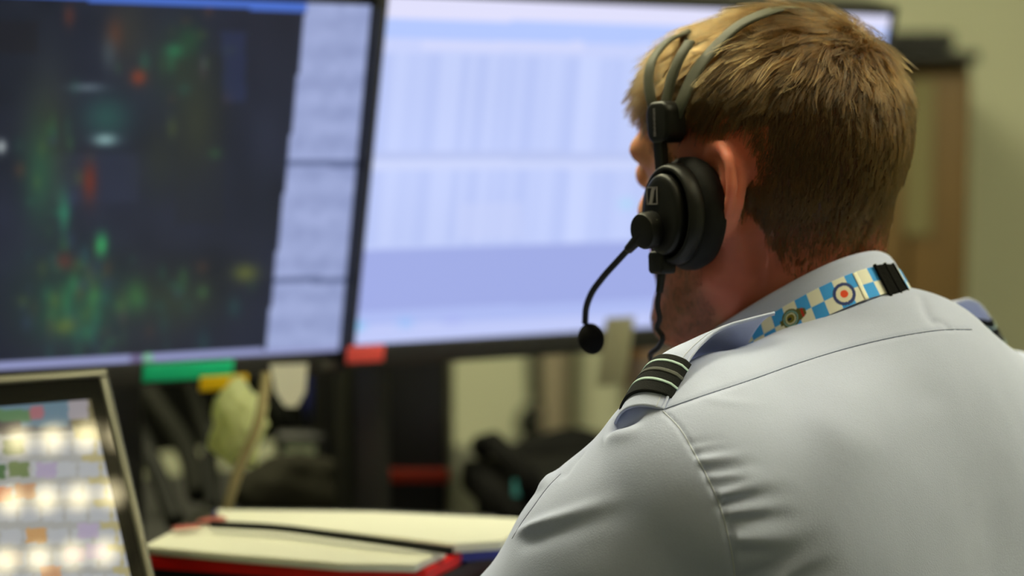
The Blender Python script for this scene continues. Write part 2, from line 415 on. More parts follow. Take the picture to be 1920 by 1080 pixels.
def head_cm(L):
    d = ell(L, (0, -0.8, 4.4), (7.45, 9.9, 7.9))
    d = smin(d, ell(L, (0, -3.0, 3.6), (7.1, 7.3, 7.5)), 3)
    d = smin(d, ell(L, (0, 3.0, 5.8), (6.7, 6.5, 5.6)), 2.0)
    d = smin(d, ell(L, (0, 4.2, -2.6), (6.1, 5.4, 8.4)), 2.5)
    d = smin(d, ell(L, (0, 6.6, -8.6), (3.6, 3.0, 2.6)), 2)
    for s in (-1, 1):
        d = smin(d, cap(L, (s * 5.4, 0.8, -5.6), (s * 2.0, 7.6, -9.6), 1.5, 1.5), 2)
        d = smin(d, cap(L, (s * 1.2, 9.1, 3.6), (s * 5.3, 7.4, 3.5), 1.0, 0.9), 1.2)
        d = smin(d, ell(L, (s * 5.0, 5.9, -1.0), (1.7, 1.8, 1.3)), 1.5)
        d = smax(d, -ell(L, (s * 3.3, 9.8, 1.7), (1.7, 1.2, 1.1)), 0.6)
        d = smin(d, ell(L, (s * 3.3, 8.3, 1.7), (1.25, 1.2, 1.2)), 0.15)
    d = smin(d, cap(L, (0, 9.0, 2.6), (0, 11.0, -1.8), 0.55, 0.85), 0.9)
    for s in (-1, 1): d = smin(d, ell(L, (s * 1.1, 10.0, -2.1), (0.8, 0.9, 0.7)), 0.5)
    d = smin(d, ell(L, (0, 9.0, -5.0), (2.6, 0.9, 0.45)), 0.4)
    d = smin(d, ell(L, (0, 8.9, -6.2), (2.3, 0.9, 0.55)), 0.4)
    return d
NECKA = np.array([0.6, -2.2, -2.0])
def body_f(P):
    B = toB(P)
    d = shirt_cm(B) + 0.9
    hm = P[:, 2] > 1.0
    if hm.any(): d[hm] = smin(head_neck_cm(P[hm]), d[hm], 1.5)
    for s, w in ((-1, WR_L), (1, WR_R)):
        w = np.array(w, float)
        k = np.linalg.norm(B - (w + [0, 6, 0]), axis=1) < 17
        if k.any(): d[k] = hand_cm(B[k], d[k], s, w)
    return d / 100
def head_neck_cm(P):
    L = toH(P)
    d = head_cm(L)
    nb = toH(fB((0.1, 4.9, 3.0))[None])[0]
    d = smin(d, cap(L, NECKA, nb, 5.0, 5.2), 2.2)
    # neck cords at the nape and the muscle from behind the ear
    for s in (-1, 1):
        d = smin(d, cap(L, (s * 2.0 + 0.6, -5.3, -2.0), toH(fB((s * 2.6 - 0.2, 3.0, 5.0))[None])[0], 2.0 + 0.35 * (s + 1), 2.2), 1.5)
        d = smin(d, cap(L, (s * 6.0, -1.6, -2.5), toH(fB((s * 2.5, 8.5, 1.5))[None])[0], 1.3, 1.2), 1.5)
    for s in (-1, 1):
        k = (np.abs(L[:, 2]) < 8) & (L[:, 0] * s > 4) & (np.abs(L[:, 1]) < 8)
        if k.any(): d[k] = smin(d[k], ear_cm(L[k], s), 0.45)
    return d
def hand_cm(B, d, s, w):
    f = np.array([-s * 0.30, 0.95, 0.0]); f /= np.linalg.norm(f); r = np.array([f[1], -f[0], 0]); dn = np.array([0, 0, -1.0])
    d = smin(d, cap(B, w - f * 3, w + f * 2, 3.1, 2.6), 0.5)
    palm0 = w + f * 4; kn = w + f * 8.5
    d = smin(d, cap(B, palm0 + r * 1.8, kn + r * 2.6, 1.5, 1.2), 0.8); d = smin(d, cap(B, palm0 - r * 1.8, kn - r * 2.6, 1.5, 1.2), 0.8)
    d = smin(d, cap(B, palm0, kn, 1.6, 1.3), 0.8)
    for k, ln in zip((-3.0, -1.0, 1.0, 3.0), ((7.2, 7.9, 7.4, 6.2) if s > 0 else (6.2, 7.4, 7.9, 7.2))):
        a = kn + r * k; b = a + f * ln * 0.45 + dn * 0.1 + r * k * 0.06; c = b + f * ln * 0.33 + dn * 1.0; e = c + f * ln * 0.2 + dn * 1.1
        d = smin(d, chain(B, [a, b, c, e], [1.0, 0.9, 0.8, 0.7]), 0.35)
    a = w + f * 4.0 - r * s * 2.0; b = a + f * 3.0 - r * s * 2.4 + dn * 0.8; c = b + f * 2.8 - r * s * 0.5 + dn * 0.7
    return smin(d, chain(B, [a, b, c], [1.4, 1.05, 0.85]), 0.6)

person = thing('person', 'person in light blue uniform shirt and headset facing the screens', 'person', (B0[0], B0[1], 0))
Vb, Fb = extract(body_f, (-0.32, 1.0, 0.42), (0.62, 2.02, 1.36), 0.0036)
body = from_np('body', Vb, Fb, M['skin'], person)
# skin tones by place: scalp under the hair, beard shadow, ears, lips
_L = toH(Vb); tone = np.tile(np.array([0.50, 0.140, 0.085]), (len(Vb), 1))
def _mix(k, c):
    global tone
    k = np.clip(k, 0, 1)[:, None]; tone = tone * (1 - k) + np.array(c) * k
def _soft(d, w): return np.clip(0.5 - d / w, 0, 1)
_mix(_soft(-_L[:, 1] + 3.0, 3.0) * _soft(_L[:, 2] - 8, 2.0) * _soft(-_L[:, 2] - 5, 2), (0.66, 0.32, 0.19))            # face, tanned
_mix(0.75 * _soft(np.abs(_L[:, 2] + 7.2) - 3.6, 1.5) * _soft(-_L[:, 1] + 1.2, 2.0), (0.20, 0.085, 0.05))      # beard shadow
_mix(_soft(ell(_L, (0, 9.6, -5.6), (2.4, 1.0, 1.0)), 0.5), (0.50, 0.14, 0.12))
_mix(np.maximum(_soft(ear_cm(_L, -1) - 0.1, 0.3), _soft(ear_cm(_L, 1) - 0.1, 0.3)) * _soft(np.abs(_L[:, 2]) - 5, .5), (0.92, 0.30, 0.21))
_sc = ((_L[:, 2] > 5.2) & (_L[:, 1] < 9)) | ((_L[:, 1] < -3.2) & (_L[:, 2] > -5.5) & (_L[:, 2] - 0.9 * (-_L[:, 1] - 3.2) < 99)) & (_L[:, 1] < -3.6)
_sc &= ~((_L[:, 1] > 5.5) & (_L[:, 2] < 8.5)); _sc &= _L[:, 2] > -6.2 - 0.2 * _L[:, 1] * 0
_sc &= ~((np.abs(_L[:, 0]) > 6.9) & (_L[:, 2] < 4.4) & (_L[:, 1] > -6.0))
_mix(_sc * 0.92 * np.clip((_L[:, 2] + 6.0) / 4.0, 0.0, 1), (0.035, 0.020, 0.010))
paint(body, tone)
Vs, Fs = extract(shirt_f, (-0.25, 0.95, 0.36), (0.68, 1.98, 1.16), 0.0042)

# --- shirt: subdivide, then push folds and gathers into the cloth
tmp = from_np('tmp_shirt', Vs, Fs, None)
md = tmp.modifiers.new('s', 'SUBSURF'); md.levels = 1; md.render_levels = 1
dg = bpy.context.evaluated_depsgraph_get(); me2 = bpy.data.meshes.new_from_object(tmp.evaluated_get(dg))
Vs2 = np.empty(len(me2.vertices) * 3); me2.vertices.foreach_get('co', Vs2); Vs2 = Vs2.reshape(-1, 3)
Ns2 = np.empty(len(me2.vertices) * 3); me2.vertex_normals.foreach_get('vector', Ns2); Ns2 = Ns2.reshape(-1, 3)
bvh_s = BVHTree.FromPolygons([tuple(v) for v in Vs], [tuple(f) for f in Fs])
bpy.data.objects.remove(tmp)
def hit(bvh, px, py):
    h = bvh.ray_cast(Vector(CAM), Vector(pdir(px, py)))
    if h[0] is None: h = bvh.find_nearest(Vector(W(px, py, 1.27)))
    return np.array(h[0])
def pxline(bvh, pts, n=24):
    P = smooth_path(np.array([(x, y, 0) for x, y in pts], float), n)[:, :2]
    H = [hit(bvh, *p) for p in P]
    return np.array([h for h in H if h is not None])
def fold(disp, line, amp, width, taper=(0.15, 1.0), skew=0.0):
    """raise (amp > 0) or sink the cloth along a line lying on it; taper: width of fade-in and fade-out as shares of its length"""
    if len(line) < 3: return
    lo = line.min(0) - 4 * width; hi = line.max(0) + 4 * width
    k = np.where(((Vs2 > lo) & (Vs2 < hi)).all(1))[0]
    if not len(k): return
    best = np.full(len(k), 1e9); tt = np.zeros(len(k))
    n = len(line) - 1
    for i in range(n):
        a, b = line[i], line[i + 1]; ab = b - a
        t = np.clip(((Vs2[k] - a) @ ab) / (ab @ ab + 1e-12), 0, 1)
        d = np.linalg.norm(Vs2[k] - a - t[:, None] * ab, axis=1)
        m = d < best; best[m] = d[m]; tt[m] = (i + t[m]) / n
    w = width * (1 + skew * tt)
    env = np.clip(tt / max(taper[0], 1e-3), 0, 1) * np.clip((1 - tt) / max(taper[1], 1e-3), 0, 1)
    env = env * env * (3 - 2 * env)
    disp[k] += amp * env * np.exp(-(best / w) ** 2)
disp = np.zeros(len(Vs2))
FOLDS = [
    # gathers at the armhole seam, running across the back
    ([(1287, 832), (1330, 826), (1380, 822)], -0.0007, 0.0022, (.03, 1), .8), ([(1300, 852), (1350, 845), (1400, 840)], -0.0010, 0.0022, (.03, 1), .8),
    ([(1306, 866), (1360, 858), (1430, 848)], 0.0016, 0.0028, (.03, 1), .8), ([(1316, 882), (1370, 876), (1450, 866)], -0.0022, 0.0030, (.03, 1), .9),
    ([(1326, 897), (1380, 890), (1450, 880)], 0.0010, 0.0026, (.03, 1), .8), ([(1337, 913), (1385, 905), (1430, 897)], -0.0024, 0.0026, (.03, 1), .8),
    ([(1342, 927), (1400, 916), (1510, 895)], 0.0026, 0.0040, (.03, 1), .9), ([(1352, 946), (1410, 932), (1510, 910)], -0.0042, 0.0042, (.03, 1), .9),
    ([(1357, 962), (1430, 952), (1510, 945)], 0.0022, 0.0038, (.03, 1), .9), ([(1361, 977), (1430, 972), (1520, 962)], -0.0036, 0.0034, (.03, 1), .8),
    ([(1366, 995), (1395, 993), (1425, 990)], -0.0020, 0.0022, (.03, 1), .6), ([(1372, 1008), (1450, 1010), (1550, 985)], 0.0032, 0.0050, (.05, 1), .9),
    ([(1382, 1035), (1430, 1032), (1480, 1025)], -0.0026, 0.0036, (.05, 1), .6), ([(1380, 1100), (1450, 1065), (1520, 1020), (1575, 992)], -0.0045, 0.0060, (.1, .9), .8),
    ([(1480, 1100), (1540, 1065), (1590, 1045)], -0.0030, 0.0055, (.1, .9), .5), ([(1430, 1110), (1500, 1062), (1570, 1028)], 0.0025, 0.0060, (.1, .9), .5),
    # sleeve
    ([(955, 1006), (1010, 984), (1070, 966), (1130, 947), (1210, 924)], 0.0044, 0.0036, (.2, .8), .9), ([(960, 1030), (1020, 1002), (1090, 982), (1150, 966), (1220, 944)], -0.0026, 0.0060, (.2, .8), .6),
    ([(1138, 806), (1165, 784), (1216, 776)], -0.0078, 0.0085, (.1, .5), .1), ([(1128, 815), (1165, 812), (1215, 800)], 0.0028, 0.0060, (.2, .6), .3), ([(1170, 762), (1210, 757), (1240, 765)], 0.0020, 0.0040, (.2, .6), .2),
    ([(1010, 925), (1025, 903), (1045, 885)], 0.0030, 0.0080, (.4, .4), 0), ([(1048, 905), (1075, 868), (1100, 840)], -0.0020, 0.0050, (.3, .3), 0),
    # yoke and back, faint
    ([(1728, 545), (1733, 575), (1745, 600), (1765, 618)], -0.0016, 0.0040, (.2, .3), 0), ([(1740, 600), (1765, 605), (1790, 625)], -0.0010, 0.0030, (.3, .3), 0),
    ([(1310, 745), (1345, 752), (1400, 757), (1470, 760)], 0.0006, 0.0035, (.2, .8), .5), ([(1650, 760), (1720, 745), (1800, 742)], -0.0010, 0.012, (.4, .4), 0),
    ([(1500, 760), (1600, 830), (1700, 860)], 0.0012, 0.016, (.4, .4), 0),
]
for pts, amp, wid, tp, sk in FOLDS:
    fold(disp, pxline(bvh_s, pts, 14), amp, wid, tp, sk)
YOKE = [(1243, 768), (1300, 748), (1400, 715), (1500, 680), (1600, 650), (1700, 628), (1780, 618), (1822, 618)]
ARMH = [(1242, 770), (1272, 800), (1303, 852), (1330, 903), (1350, 950), (1364, 1000), (1374, 1050), (1378, 1084)]
SLV = [(1052, 888), (1030, 910), (1000, 950), (975, 985), (960, 1010)]
yoke_l = pxline(bvh_s, YOKE, 90); arm_l = pxline(bvh_s, ARMH, 60); slv_l = pxline(bvh_s, SLV, 30)
fold(disp, yoke_l, -0.0009, 0.0016, (.01, .01)); fold(disp, arm_l, -0.0010, 0.0015, (.01, .01)); fold(disp, slv_l, -0.0006, 0.0015, (.05, .2))
# the sleeve side of the armhole sits a touch lower than the back panel
disp += 0.0006 * vnoise(Vs2, 22, 3) + 0.0003 * vnoise(Vs2, 60, 5)
Vs2 = Vs2 + Ns2 * disp[:, None]
me2.vertices.foreach_set('co', Vs2.astype(np.float32).ravel()); me2.update()
shirt = link('shirt', me2, M['shirt'], person, True)
shirt['label'] = 'light blue uniform shirt with gathered back'
bpy.context.view_layer.update(); bvh_s = BVHTree.FromObject(shirt, bpy.context.evaluated_depsgraph_get())
assert (shirt.matrix_world.translation).length < 1e-6
def surf_n(p):
    g = grad(shirt_f, np.asarray(p)[None])[0]; return g / np.linalg.norm(g)
def stitch(name, pts, r, m, lift=0.0001, n=120, dash=None):
    L = pxline(bvh_s, pts, n); L = L + np.array([surf_n(p) for p in L]) * lift
    V, F = tube_mesh(L, r, 5); return from_np(name, V, F, m, shirt)
stitch('yoke_seam', YOKE, 0.00045, M['thread'], 0.0, 160)
stitch('armhole_seam', ARMH, 0.0005, M['thread_light'], 0.0, 120)
stitch('sleeve_seam', SLV, 0.0003, M['thread'], 0.0, 40)

# --- collar: stand, rolled fold and leaf, swept round the neck
CC = fB((-0.5, 5.2, 8.05)); cr = 0.0640
def collar_pt(phi, up, out):
    """phi 0 at the nape, 90 deg on the left; up/out in metres in the collar's own section"""
    rad = -BR[:, 1] * math.cos(phi) - BR[:, 0] * math.sin(phi)
    elong = 1.0
    c = CC + rad * cr * elong + BR[:, 2] * (0.036 * math.cos(phi) - (0.004 * (1 - math.cos(2 * phi))))
    ax = BR[:, 2] * 0.88 + BR[:, 1] * 0.475
    return c + rad * out + ax * up
prof = [(-0.040, -0.002), (-0.020, -0.002), (-0.004, -0.0020), (-0.0010, -0.0012), (0.0, 0.0003), (-0.0008, 0.0018), (-0.004, 0.0028), (-0.014, 0.0044), (-0.022, 0.0056), (-0.032, 0.0068), (-0.0322, 0.0056), (-0.022, 0.0042), (-0.014, 0.0030), (-0.006, 0.0016), (-0.012, 0.0004), (-0.040, 0.0004)]
phis = np.linspace(-math.radians(172), math.radians(172), 120)
G = np.array([[collar_pt(a, u + 0.0012 * math.sin(a * 5) * (u < -.01), o + 0.0004 * math.sin(a * 7 + u * 60)) for (u, o) in prof] for a in phis])
V = G.reshape(-1, 3); nv = len(prof)
F = [tuple(f) for f in grid_faces(len(phis), nv)] + [(i * nv + nv - 1, (i + 1) * nv + nv - 1, (i + 1) * nv, i * nv) for i in range(len(phis) - 1)]
F += [tuple(range(nv)), tuple((len(phis) - 1) * nv + j for j in range(nv))[::-1]]
collar = from_np('collar', V, F, M['shirt'], shirt)

def proj(P):
    v = np.atleast_2d(P) - CAM; d = v @ FWC
    return np.stack([960 + FPX * v[:, 0] / d, 540 - FPX * (v @ UPC) / d, d], 1)
# --- shoulder straps with the rank slides
def strap(rear_px, side, n=60, wid=0.054, drop0=0.020, drop1=0.038, sl=(0.10, 0.46), bow=0.011):
    """rear_px: (px, py, depth) of the strap's rear edge from the shoulder seam to the collar"""
    R = smooth_path(np.array([W(*q) for q in rear_px]), n)
    ts = np.linspace(0, 1, n); m = 22; ws = np.linspace(0, 1, m)
    fw = BR[:, 1]; up = BR[:, 2]; T = np.gradient(R, axis=0); T /= np.linalg.norm(T, axis=1)[:, None]
    def pt(t, w, lift=0.0):
        i = min(int(t * (n - 1)), n - 2); f = t * (n - 1) - i
        r = R[i] * (1 - f) + R[i + 1] * f; tt = T[i]
        f2 = fw - tt * (fw @ tt); f2 /= np.linalg.norm(f2)
        u2 = np.cross(tt, f2) * (1 if np.cross(tt, f2) @ up > 0 else -1)
        ww = wid * (1.0 - 0.15 * t); dr = drop0 + (drop1 - drop0) * t
        q_ = min(max((t - 0.30) / 0.34, 0), 1); b = bow * (1 - q_ * q_ * (3 - 2 * q_))
        return r + f2 * ww * w + u2 * (4 * b * w * (1 - w) - dr * w ** 1.6 + lift)
    G = np.array([[pt(t, w) for w in ws] for t in ts])
    st = sheet('epaulette', G, 0.0016, M['shirt'], shirt, flip=(np.cross(G[1, 0] - G[0, 0], G[0, 1] - G[0, 0]) @ up < 0))
    # hem stitching along the rear edge
    hem = np.array([pt(t, 0.0, 0.0002) for t in np.linspace(0, 1, 90)])
    V, F = tube_mesh(hem, 0.0010, 6); from_np('hem', V, F, M['shirt'], shirt)
    hem2 = np.array([pt(t, 0.07, 0.0002) for t in np.linspace(0, 1, 90)])
    V, F = tube_mesh(hem2, 0.0003, 5); from_np('hem_stitching', V, F, M['thread_light'], shirt)
    # slide: a woven sleeve round the strap
    a, b = sl
    def tube_sheet(name, t0, t1, lift, under, m_, nt):
        tt = np.linspace(t0, t1, nt); rows = []
        for t in tt:
            ring = [pt(t, w, lift) for w in np.linspace(0.0, 1.0, 26)]
            lowr = [pt(t, w, -under) for w in np.linspace(1.0, 0.0, 16)]
            e0 = pt(t, 0.0, (lift - under) / 2); d0 = e0 - pt(t, 0.04, (lift - under) / 2); d0 /= np.linalg.norm(d0)
            e1 = pt(t, 1.0, (lift - under) / 2); d1 = e1 - pt(t, 0.96, (lift - under) / 2); d1 /= np.linalg.norm(d1)
            rows.append(ring + [e1 + d1 * (lift + under) * .45] + lowr + [e0 + d0 * (lift + under) * .45])
        Gr = np.array(rows); k = Gr.shape[1]; V = Gr.reshape(-1, 3)
        F = [(i * k + j, i * k + (j + 1) % k, (i + 1) * k + (j + 1) % k, (i + 1) * k + j) for i in range(nt - 1) for j in range(k)]
        F += [tuple(range(k))[::-1], tuple((nt - 1) * k + j for j in range(k))]
        o = from_np(name, V, F, m_, shirt)
        bm = bmesh.new(); bm.from_mesh(o.data); bmesh.ops.recalc_face_normals(bm, faces=bm.faces); bm.to_mesh(o.data); bm.free()
        return o
    s_ = tube_sheet('rank_slide', a, b, 0.0024, 0.0036, M['slide'], 30); s_['label'] = 'black rank slide with pale blue stripes'
    for c, wd_, mm in ((0.19, 0.055, 'stripe'), (0.45, 0.085, 'stripe_grey'), (0.72, 0.055, 'stripe')):
        c = 1 - c; t0 = a + (b - a) * (c - wd_ / 2); t1 = a + (b - a) * (c + wd_ / 2)
        tube_sheet('rank_stripe', t0, t1, 0.0029, 0.0039, M[mm], 4)
    return pt
dS = proj(hit(bvh_s, 1247, 768))[0, 2]
dE = 1.300
LREAR = [(1243, 768), (1254, 741), (1273, 706), (1294, 672), (1316, 645), (1340, 623), (1364, 611), (1405, 599), (1452, 587)]
lt = np.array([math.hypot(x - 1243, y - 768) for x, y in LREAR]); lt /= lt[-1]
strap([(x, y, dS - 0.004 * min(1, 5 * t) + (dE - dS) * t ** 0.9) for (x, y), t in zip(LREAR, lt)], -1, sl=(0.085, 0.335))
RREAR = [(1900, 672), (1880, 640), (1866, 615), (1852, 592), (1836, 571), (1815, 562), (1788, 569), (1765, 580), (1740, 592)]
strap([(x, y, 1.50 - 0.010 * i) for i, (x, y) in enumerate(RREAR)], 1, sl=(0.06, 0.36), bow=0.003, drop0=0.012, drop1=0.02)

# --- lanyard round the collar, with its printed checks, roundel and crest
lan = thing('lanyard', 'blue and white checked lanyard with roundel around the shirt collar', 'lanyard', CC)
ph = np.linspace(math.radians(-100), math.radians(100), 700); nv = 44
def lan_pt(a, v, off=0.0):
    # v 0 at the top edge, 1 at the bottom edge
    up = -0.0110 - 0.004 * (1 - math.cos(a)) - 0.020 * v
    return collar_pt(a, up, 0.0052 + 0.0034 * v + off)
G = np.array([[lan_pt(a, v) for v in np.linspace(0, 1, nv)] for a in ph])
mid = G[:, nv // 2]; sl_ = np.concatenate([[0], np.cumsum(np.linalg.norm(np.diff(mid, axis=0), axis=1))])
pm = proj(mid)
vis = np.where((ph > math.radians(-10)))[0]
def s_at(px): return sl_[vis[np.argmin(np.abs(pm[vis, 0] - px))]]
lan_band = sheet('band', G, 0.0012, None, lan, flip=(np.cross(G[351, 0] - G[350, 0], G[350, 1] - G[350, 0]) @ (mid[350] - CC) < 0))
sR = s_at(1582); wv = 0.0208
s2 = np.repeat(sl_[:, None], nv, 1); v2 = np.repeat(np.linspace(0, 1, nv)[None], len(ph), 0)
pitch = abs(s_at(1500) - s_at(1572)) / 3
u = (s2 - sR) / pitch          # grows towards the wearer's left
ci = np.floor(u + 0.5 + 0.0).astype(int); chk = ((ci + (v2 > 0.5)) % 2 == 0)
Cw = srgb_np([236, 235, 226]); Cb = srgb_np([70, 165, 252])
Cc = np.where(chk[..., None], Cw, Cb)
dx = (s2 - sR); dy = (v2 - 0.56) * wv; rr = np.hypot(dx, dy)
Cc[rr < 0.0082] = srgb_np([58, 70, 128]); Cc[rr < 0.0058] = srgb_np([232, 226, 208]); Cc[rr < 0.0028] = srgb_np([238, 84, 50])
sC = s_at(1483); ex = (s2 - sC); ey = (v2 - 0.50) * wv; er = np.hypot(ex, ey)
for r_, c_ in ((0.0068, (96, 98, 52)), (0.0057, (120, 160, 165)), (0.0045, (96, 98, 52)), (0.0040, (205, 205, 180)), (0.0030, (120, 110, 40))): Cc[er < r_] = srgb_np(c_)
Cc[(np.hypot(ex - 0.0008, ey * 1.3) < 0.0016)] = srgb_np([40, 44, 50])
cx = sC - 0.0088
Cc[(np.abs(s2 - cx) < 0.0030) & (np.abs(ey) < 0.0045 - 0.5 * np.abs(s2 - cx - .002))] = srgb_np([100, 98, 54])
for q in (-0.0022, 0.0, 0.0022): Cc[np.hypot(s2 - cx + 0.0004, ey - q) < 0.0011] = srgb_np([176, 52, 40])
for q in (0.0030, -0.0030): Cc[np.hypot(s2 - sC - 0.0072, ey - q * 0.3) < 0.0012] = srgb_np([100, 98, 54])
for k in (s_at(1611), s_at(1617)): Cc[np.abs(s2 - k) < 0.00035] = srgb_np([120, 130, 140])
allc = np.concatenate([Cc.reshape(-1, 3), np.tile(Cw, (len(ph) * nv, 1))])
paint(lan_band, allc); lan_band.data.materials.append(attr_mat('lanyard_print', 0, 0.75, 0.2))
def lan_piece(name, a0, a1, v0, v1, off, th, m_, n=14):
    Gp = np.array([[lan_pt(a, v, off) for v in np.linspace(v0, v1, 12)] for a in np.linspace(a0, a1, n)])
    return sheet(name, Gp, th, m_, lan, flip=(np.cross(Gp[1, 0] - Gp[0, 0], Gp[0, 1] - Gp[0, 0]) @ (Gp[0, 0] - CC) < 0))
def a_at(px): return ph[vis[np.argmin(np.abs(pm[vis, 0] - px))]]
ka, kb = a_at(1651), a_at(1688)
lan_piece('buckle', ka, kb, -0.06, 1.05, 0.0022, 0.0036, M['foam'])
for f in (0.0, 0.5, 1.0):
    a = ka + (kb - ka) * f; lan_piece('buckle_rib', a - 0.012, a + 0.012, -0.12, 1.08, 0.0032, 0.002, M['foam'], 4)
lan_piece('safety_clip', a_at(1614) - 0.02, a_at(1614) + 0.02, 0.0, 1.0, 0.0006, 0.001, M['white'], 5)

# --- hair: curves rooted on the scalp
tri = np.concatenate([Fb[:, [0, 1, 2]], Fb[:, [0, 2, 3]]])
Lv = toH(Vb); headv = np.linalg.norm(Lv - [0, 0, 2], axis=1) < 20
tri = tri[headv[tri].all(1)]
A, Bv, Cv = Vb[tri[:, 0]], Vb[tri[:, 1]], Vb[tri[:, 2]]
area = np.linalg.norm(np.cross(Bv - A, Cv - A), axis=1) / 2
def inpoly(y, z, poly):
    c = np.zeros(len(y), bool); n = len(poly)
    for i in range(n):
        y1, z1 = poly[i]; y2, z2 = poly[(i + 1) % n]
        k = ((z1 > z) != (z2 > z)) & (y < (y2 - y1) * (z - z1) / (z2 - z1 + 1e-12) + y1); c ^= k
    return c
SCALP = [(9.2, 9.2), (8.2, 8.2), (7.0, 7.0), (5.6, 5.0), (3.8, 2.4), (3.0, -1.0), (2.0, -1.0), (1.8, 2.6), (0.2, 4.6), (-2.0, 4.2), (-2.8, 2.2), (-3.3, -1.5), (-4.1, -4.6), (-4.8, -7.0), (-13, -7.4), (-16, 18), (14, 18), (11.5, 9)]
def sample(n):
    t = rng.choice(len(tri), n, p=area / area.sum()); r1 = np.sqrt(rng.random(n)); r2 = rng.random(n)
    P = A[t] * (1 - r1)[:, None] + Bv[t] * (r1 * (1 - r2))[:, None] + Cv[t] * (r1 * r2)[:, None]
    nn = np.cross(Bv[t] - A[t], Cv[t] - A[t]); nn /= np.linalg.norm(nn, axis=1)[:, None] + 1e-15
    return P, nn
from mathutils.kdtree import KDTree
def grow(P, N, dirT, length, lift, curl, clump_n, clump_k, seed, npt=6):
    clump_k = np.broadcast_to(np.asarray(clump_k, float), (len(P),))[:, None, None]
    n = len(P); r = np.random.default_rng(seed)
    cid = r.choice(n, clump_n, replace=False)
    kd = KDTree(clump_n)
    for i, c in enumerate(cid): kd.insert(P[c], i)
    kd.balance(); own = np.array([kd.find(p)[1] for p in P])
    cl_len = 1 + 0.36 * r.standard_normal(clump_n); cl_dir = r.standard_normal((clump_n, 3)) * 0.42
    ln = length * np.clip(cl_len[own] + 0.12 * r.standard_normal(n), 0.4, 1.7)
    T = dirT + cl_dir[own] + 0.20 * r.standard_normal((n, 3)); T -= N * np.sum(T * N, 1)[:, None]; T /= np.linalg.norm(T, axis=1)[:, None] + 1e-9
    s = np.linspace(0, 1, npt)[None, :, None]
    l3 = lift[:, None, None]; L3 = ln[:, None, None]
    D = l3 * N[:, None] + (1 - l3) * T[:, None]
    pts = P[:, None] + L3 * (s * D + s ** 2 * (curl * T[:, None] * 0.45 - l3 * 0.35 * N[:, None] + np.array([0, 0, -0.18])))
    base = pts[cid][own] - P[cid][own][:, None]
    tgt = P[cid][own][:, None] + base * (ln / (ln[cid][own] + 1e-9))[:, None, None]
    k = clump_k * (s ** 1.3)
    pts = pts * (1 - k) + tgt * k
    return pts
def hair_obj(name, pts, r0, m_, parent):
    hc = bpy.data.hair_curves.new(name); n, k = pts.shape[:2]
    hc.add_curves([k] * n); hc.points.foreach_set('position', pts.astype(np.float32).ravel())
    at = hc.attributes.get('radius') or hc.attributes.new('radius', 'FLOAT', 'POINT')
    rad = np.tile(r0 * np.linspace(1, 0.25, k) ** 0.7, n); at.data.foreach_set('value', rad.astype(np.float32))
    o = bpy.data.objects.new(name, hc); COL.objects.link(o); hc.materials.append(m_)
    o.parent = parent; o.matrix_parent_inverse = Matrix.Translation(-Vector(parent.location))
    return o
def hair_mat(name, c, rough=0.30):
    m = bpy.data.materials.new(name); m.use_nodes = True; nt = m.node_tree; nt.nodes.clear()
    out = nt.nodes.new('ShaderNodeOutputMaterial'); h = nt.nodes.new('ShaderNodeBsdfHairPrincipled'); h.parametrization = 'COLOR'
    h.inputs['Color'].default_value = (*c, 1); h.inputs['Roughness'].default_value = rough; h.inputs['Radial Roughness'].default_value = 0.5
    h.inputs['Random Roughness'].default_value = 0.3
    if 'Random Color' in h.inputs: h.inputs['Random Color'].default_value = 0.75
    h.inputs['IOR'].default_value = 1.45
    hi = nt.nodes.new('ShaderNodeHairInfo'); mx = nt.nodes.new('ShaderNodeMix'); mx.data_type = 'RGBA'
    mx.inputs[6].default_value = (*[v * 0.10 for v in c], 1); mx.inputs[7].default_value = (*[v * 1.45 for v in c], 1)
    nt.links.new(hi.outputs['Random'], mx.inputs[0]); nt.links.new(mx.outputs[2], h.inputs['Color'])
    nt.links.new(h.outputs[0], out.inputs['Surface'])
    return m
M['hair'] = hair_mat('hair', (0.068, 0.0325, 0.0088)); M['stubble'] = hair_mat('stubble', (0.05, 0.024, 0.010))
P, N = sample(170000); L = toH(P)
Ll = np.stack([np.abs(L[:, 0]), L[:, 1], L[:, 2]], 1)
ny = L[:, 1] + 0.5 * vnoise(L, 1.1, 9); nz = L[:, 2] + 0.4 * vnoise(L, 1.3, 4)
keep = inpoly(ny, nz, SCALP) & ~((np.abs(L[:, 0]) > 7.15) & (L[:, 2] < 4.4) & (L[:, 1] > -5.0))   # not on the ears
P, N, L = P[keep], N[keep], L[keep]
fade = np.clip((L[:, 2] + 6.8) / 5.5, 0, 1)
kk = rng.random(len(P)) < (0.15 + 0.85 * fade); P, N, L, fade = P[kk], N[kk], L[kk], fade[kk]
WH = np.array([1.6, -7.6, 10.6])
rel = L - WH; Nl = N @ HR
rad = rel - Nl * np.sum(rel * Nl, 1)[:, None]; rad /= np.linalg.norm(rad, axis=1)[:, None] + 1e-6
swirl = np.cross(Nl, rad)
top = np.clip((L[:, 2] - 5.0) / 5.0, 0, 1)
dl = rad + swirl * (0.30 * np.exp(-np.linalg.norm(rel, axis=1) / 4.0))[:, None]
dl += np.array([0, 0.55, 0.0]) * top[:, None] + np.array([0, 0.1, -0.9]) * (1 - top)[:, None]
dl += rng.standard_normal(dl.shape) * (0.9 * np.exp(-(np.linalg.norm(rel, axis=1) / 1.6) ** 2))[:, None]
dirT = dl @ HR.T
length = (0.16 + 0.56 * fade + 2.05 * top ** 1.2) / 100
length *= np.where((L[:, 1] > 4) & (L[:, 2] > 5), 0.85, 1.0)
length *= 1 - 0.28 * np.clip((-L[:, 1] - 3.0) / 4.0, 0, 1)
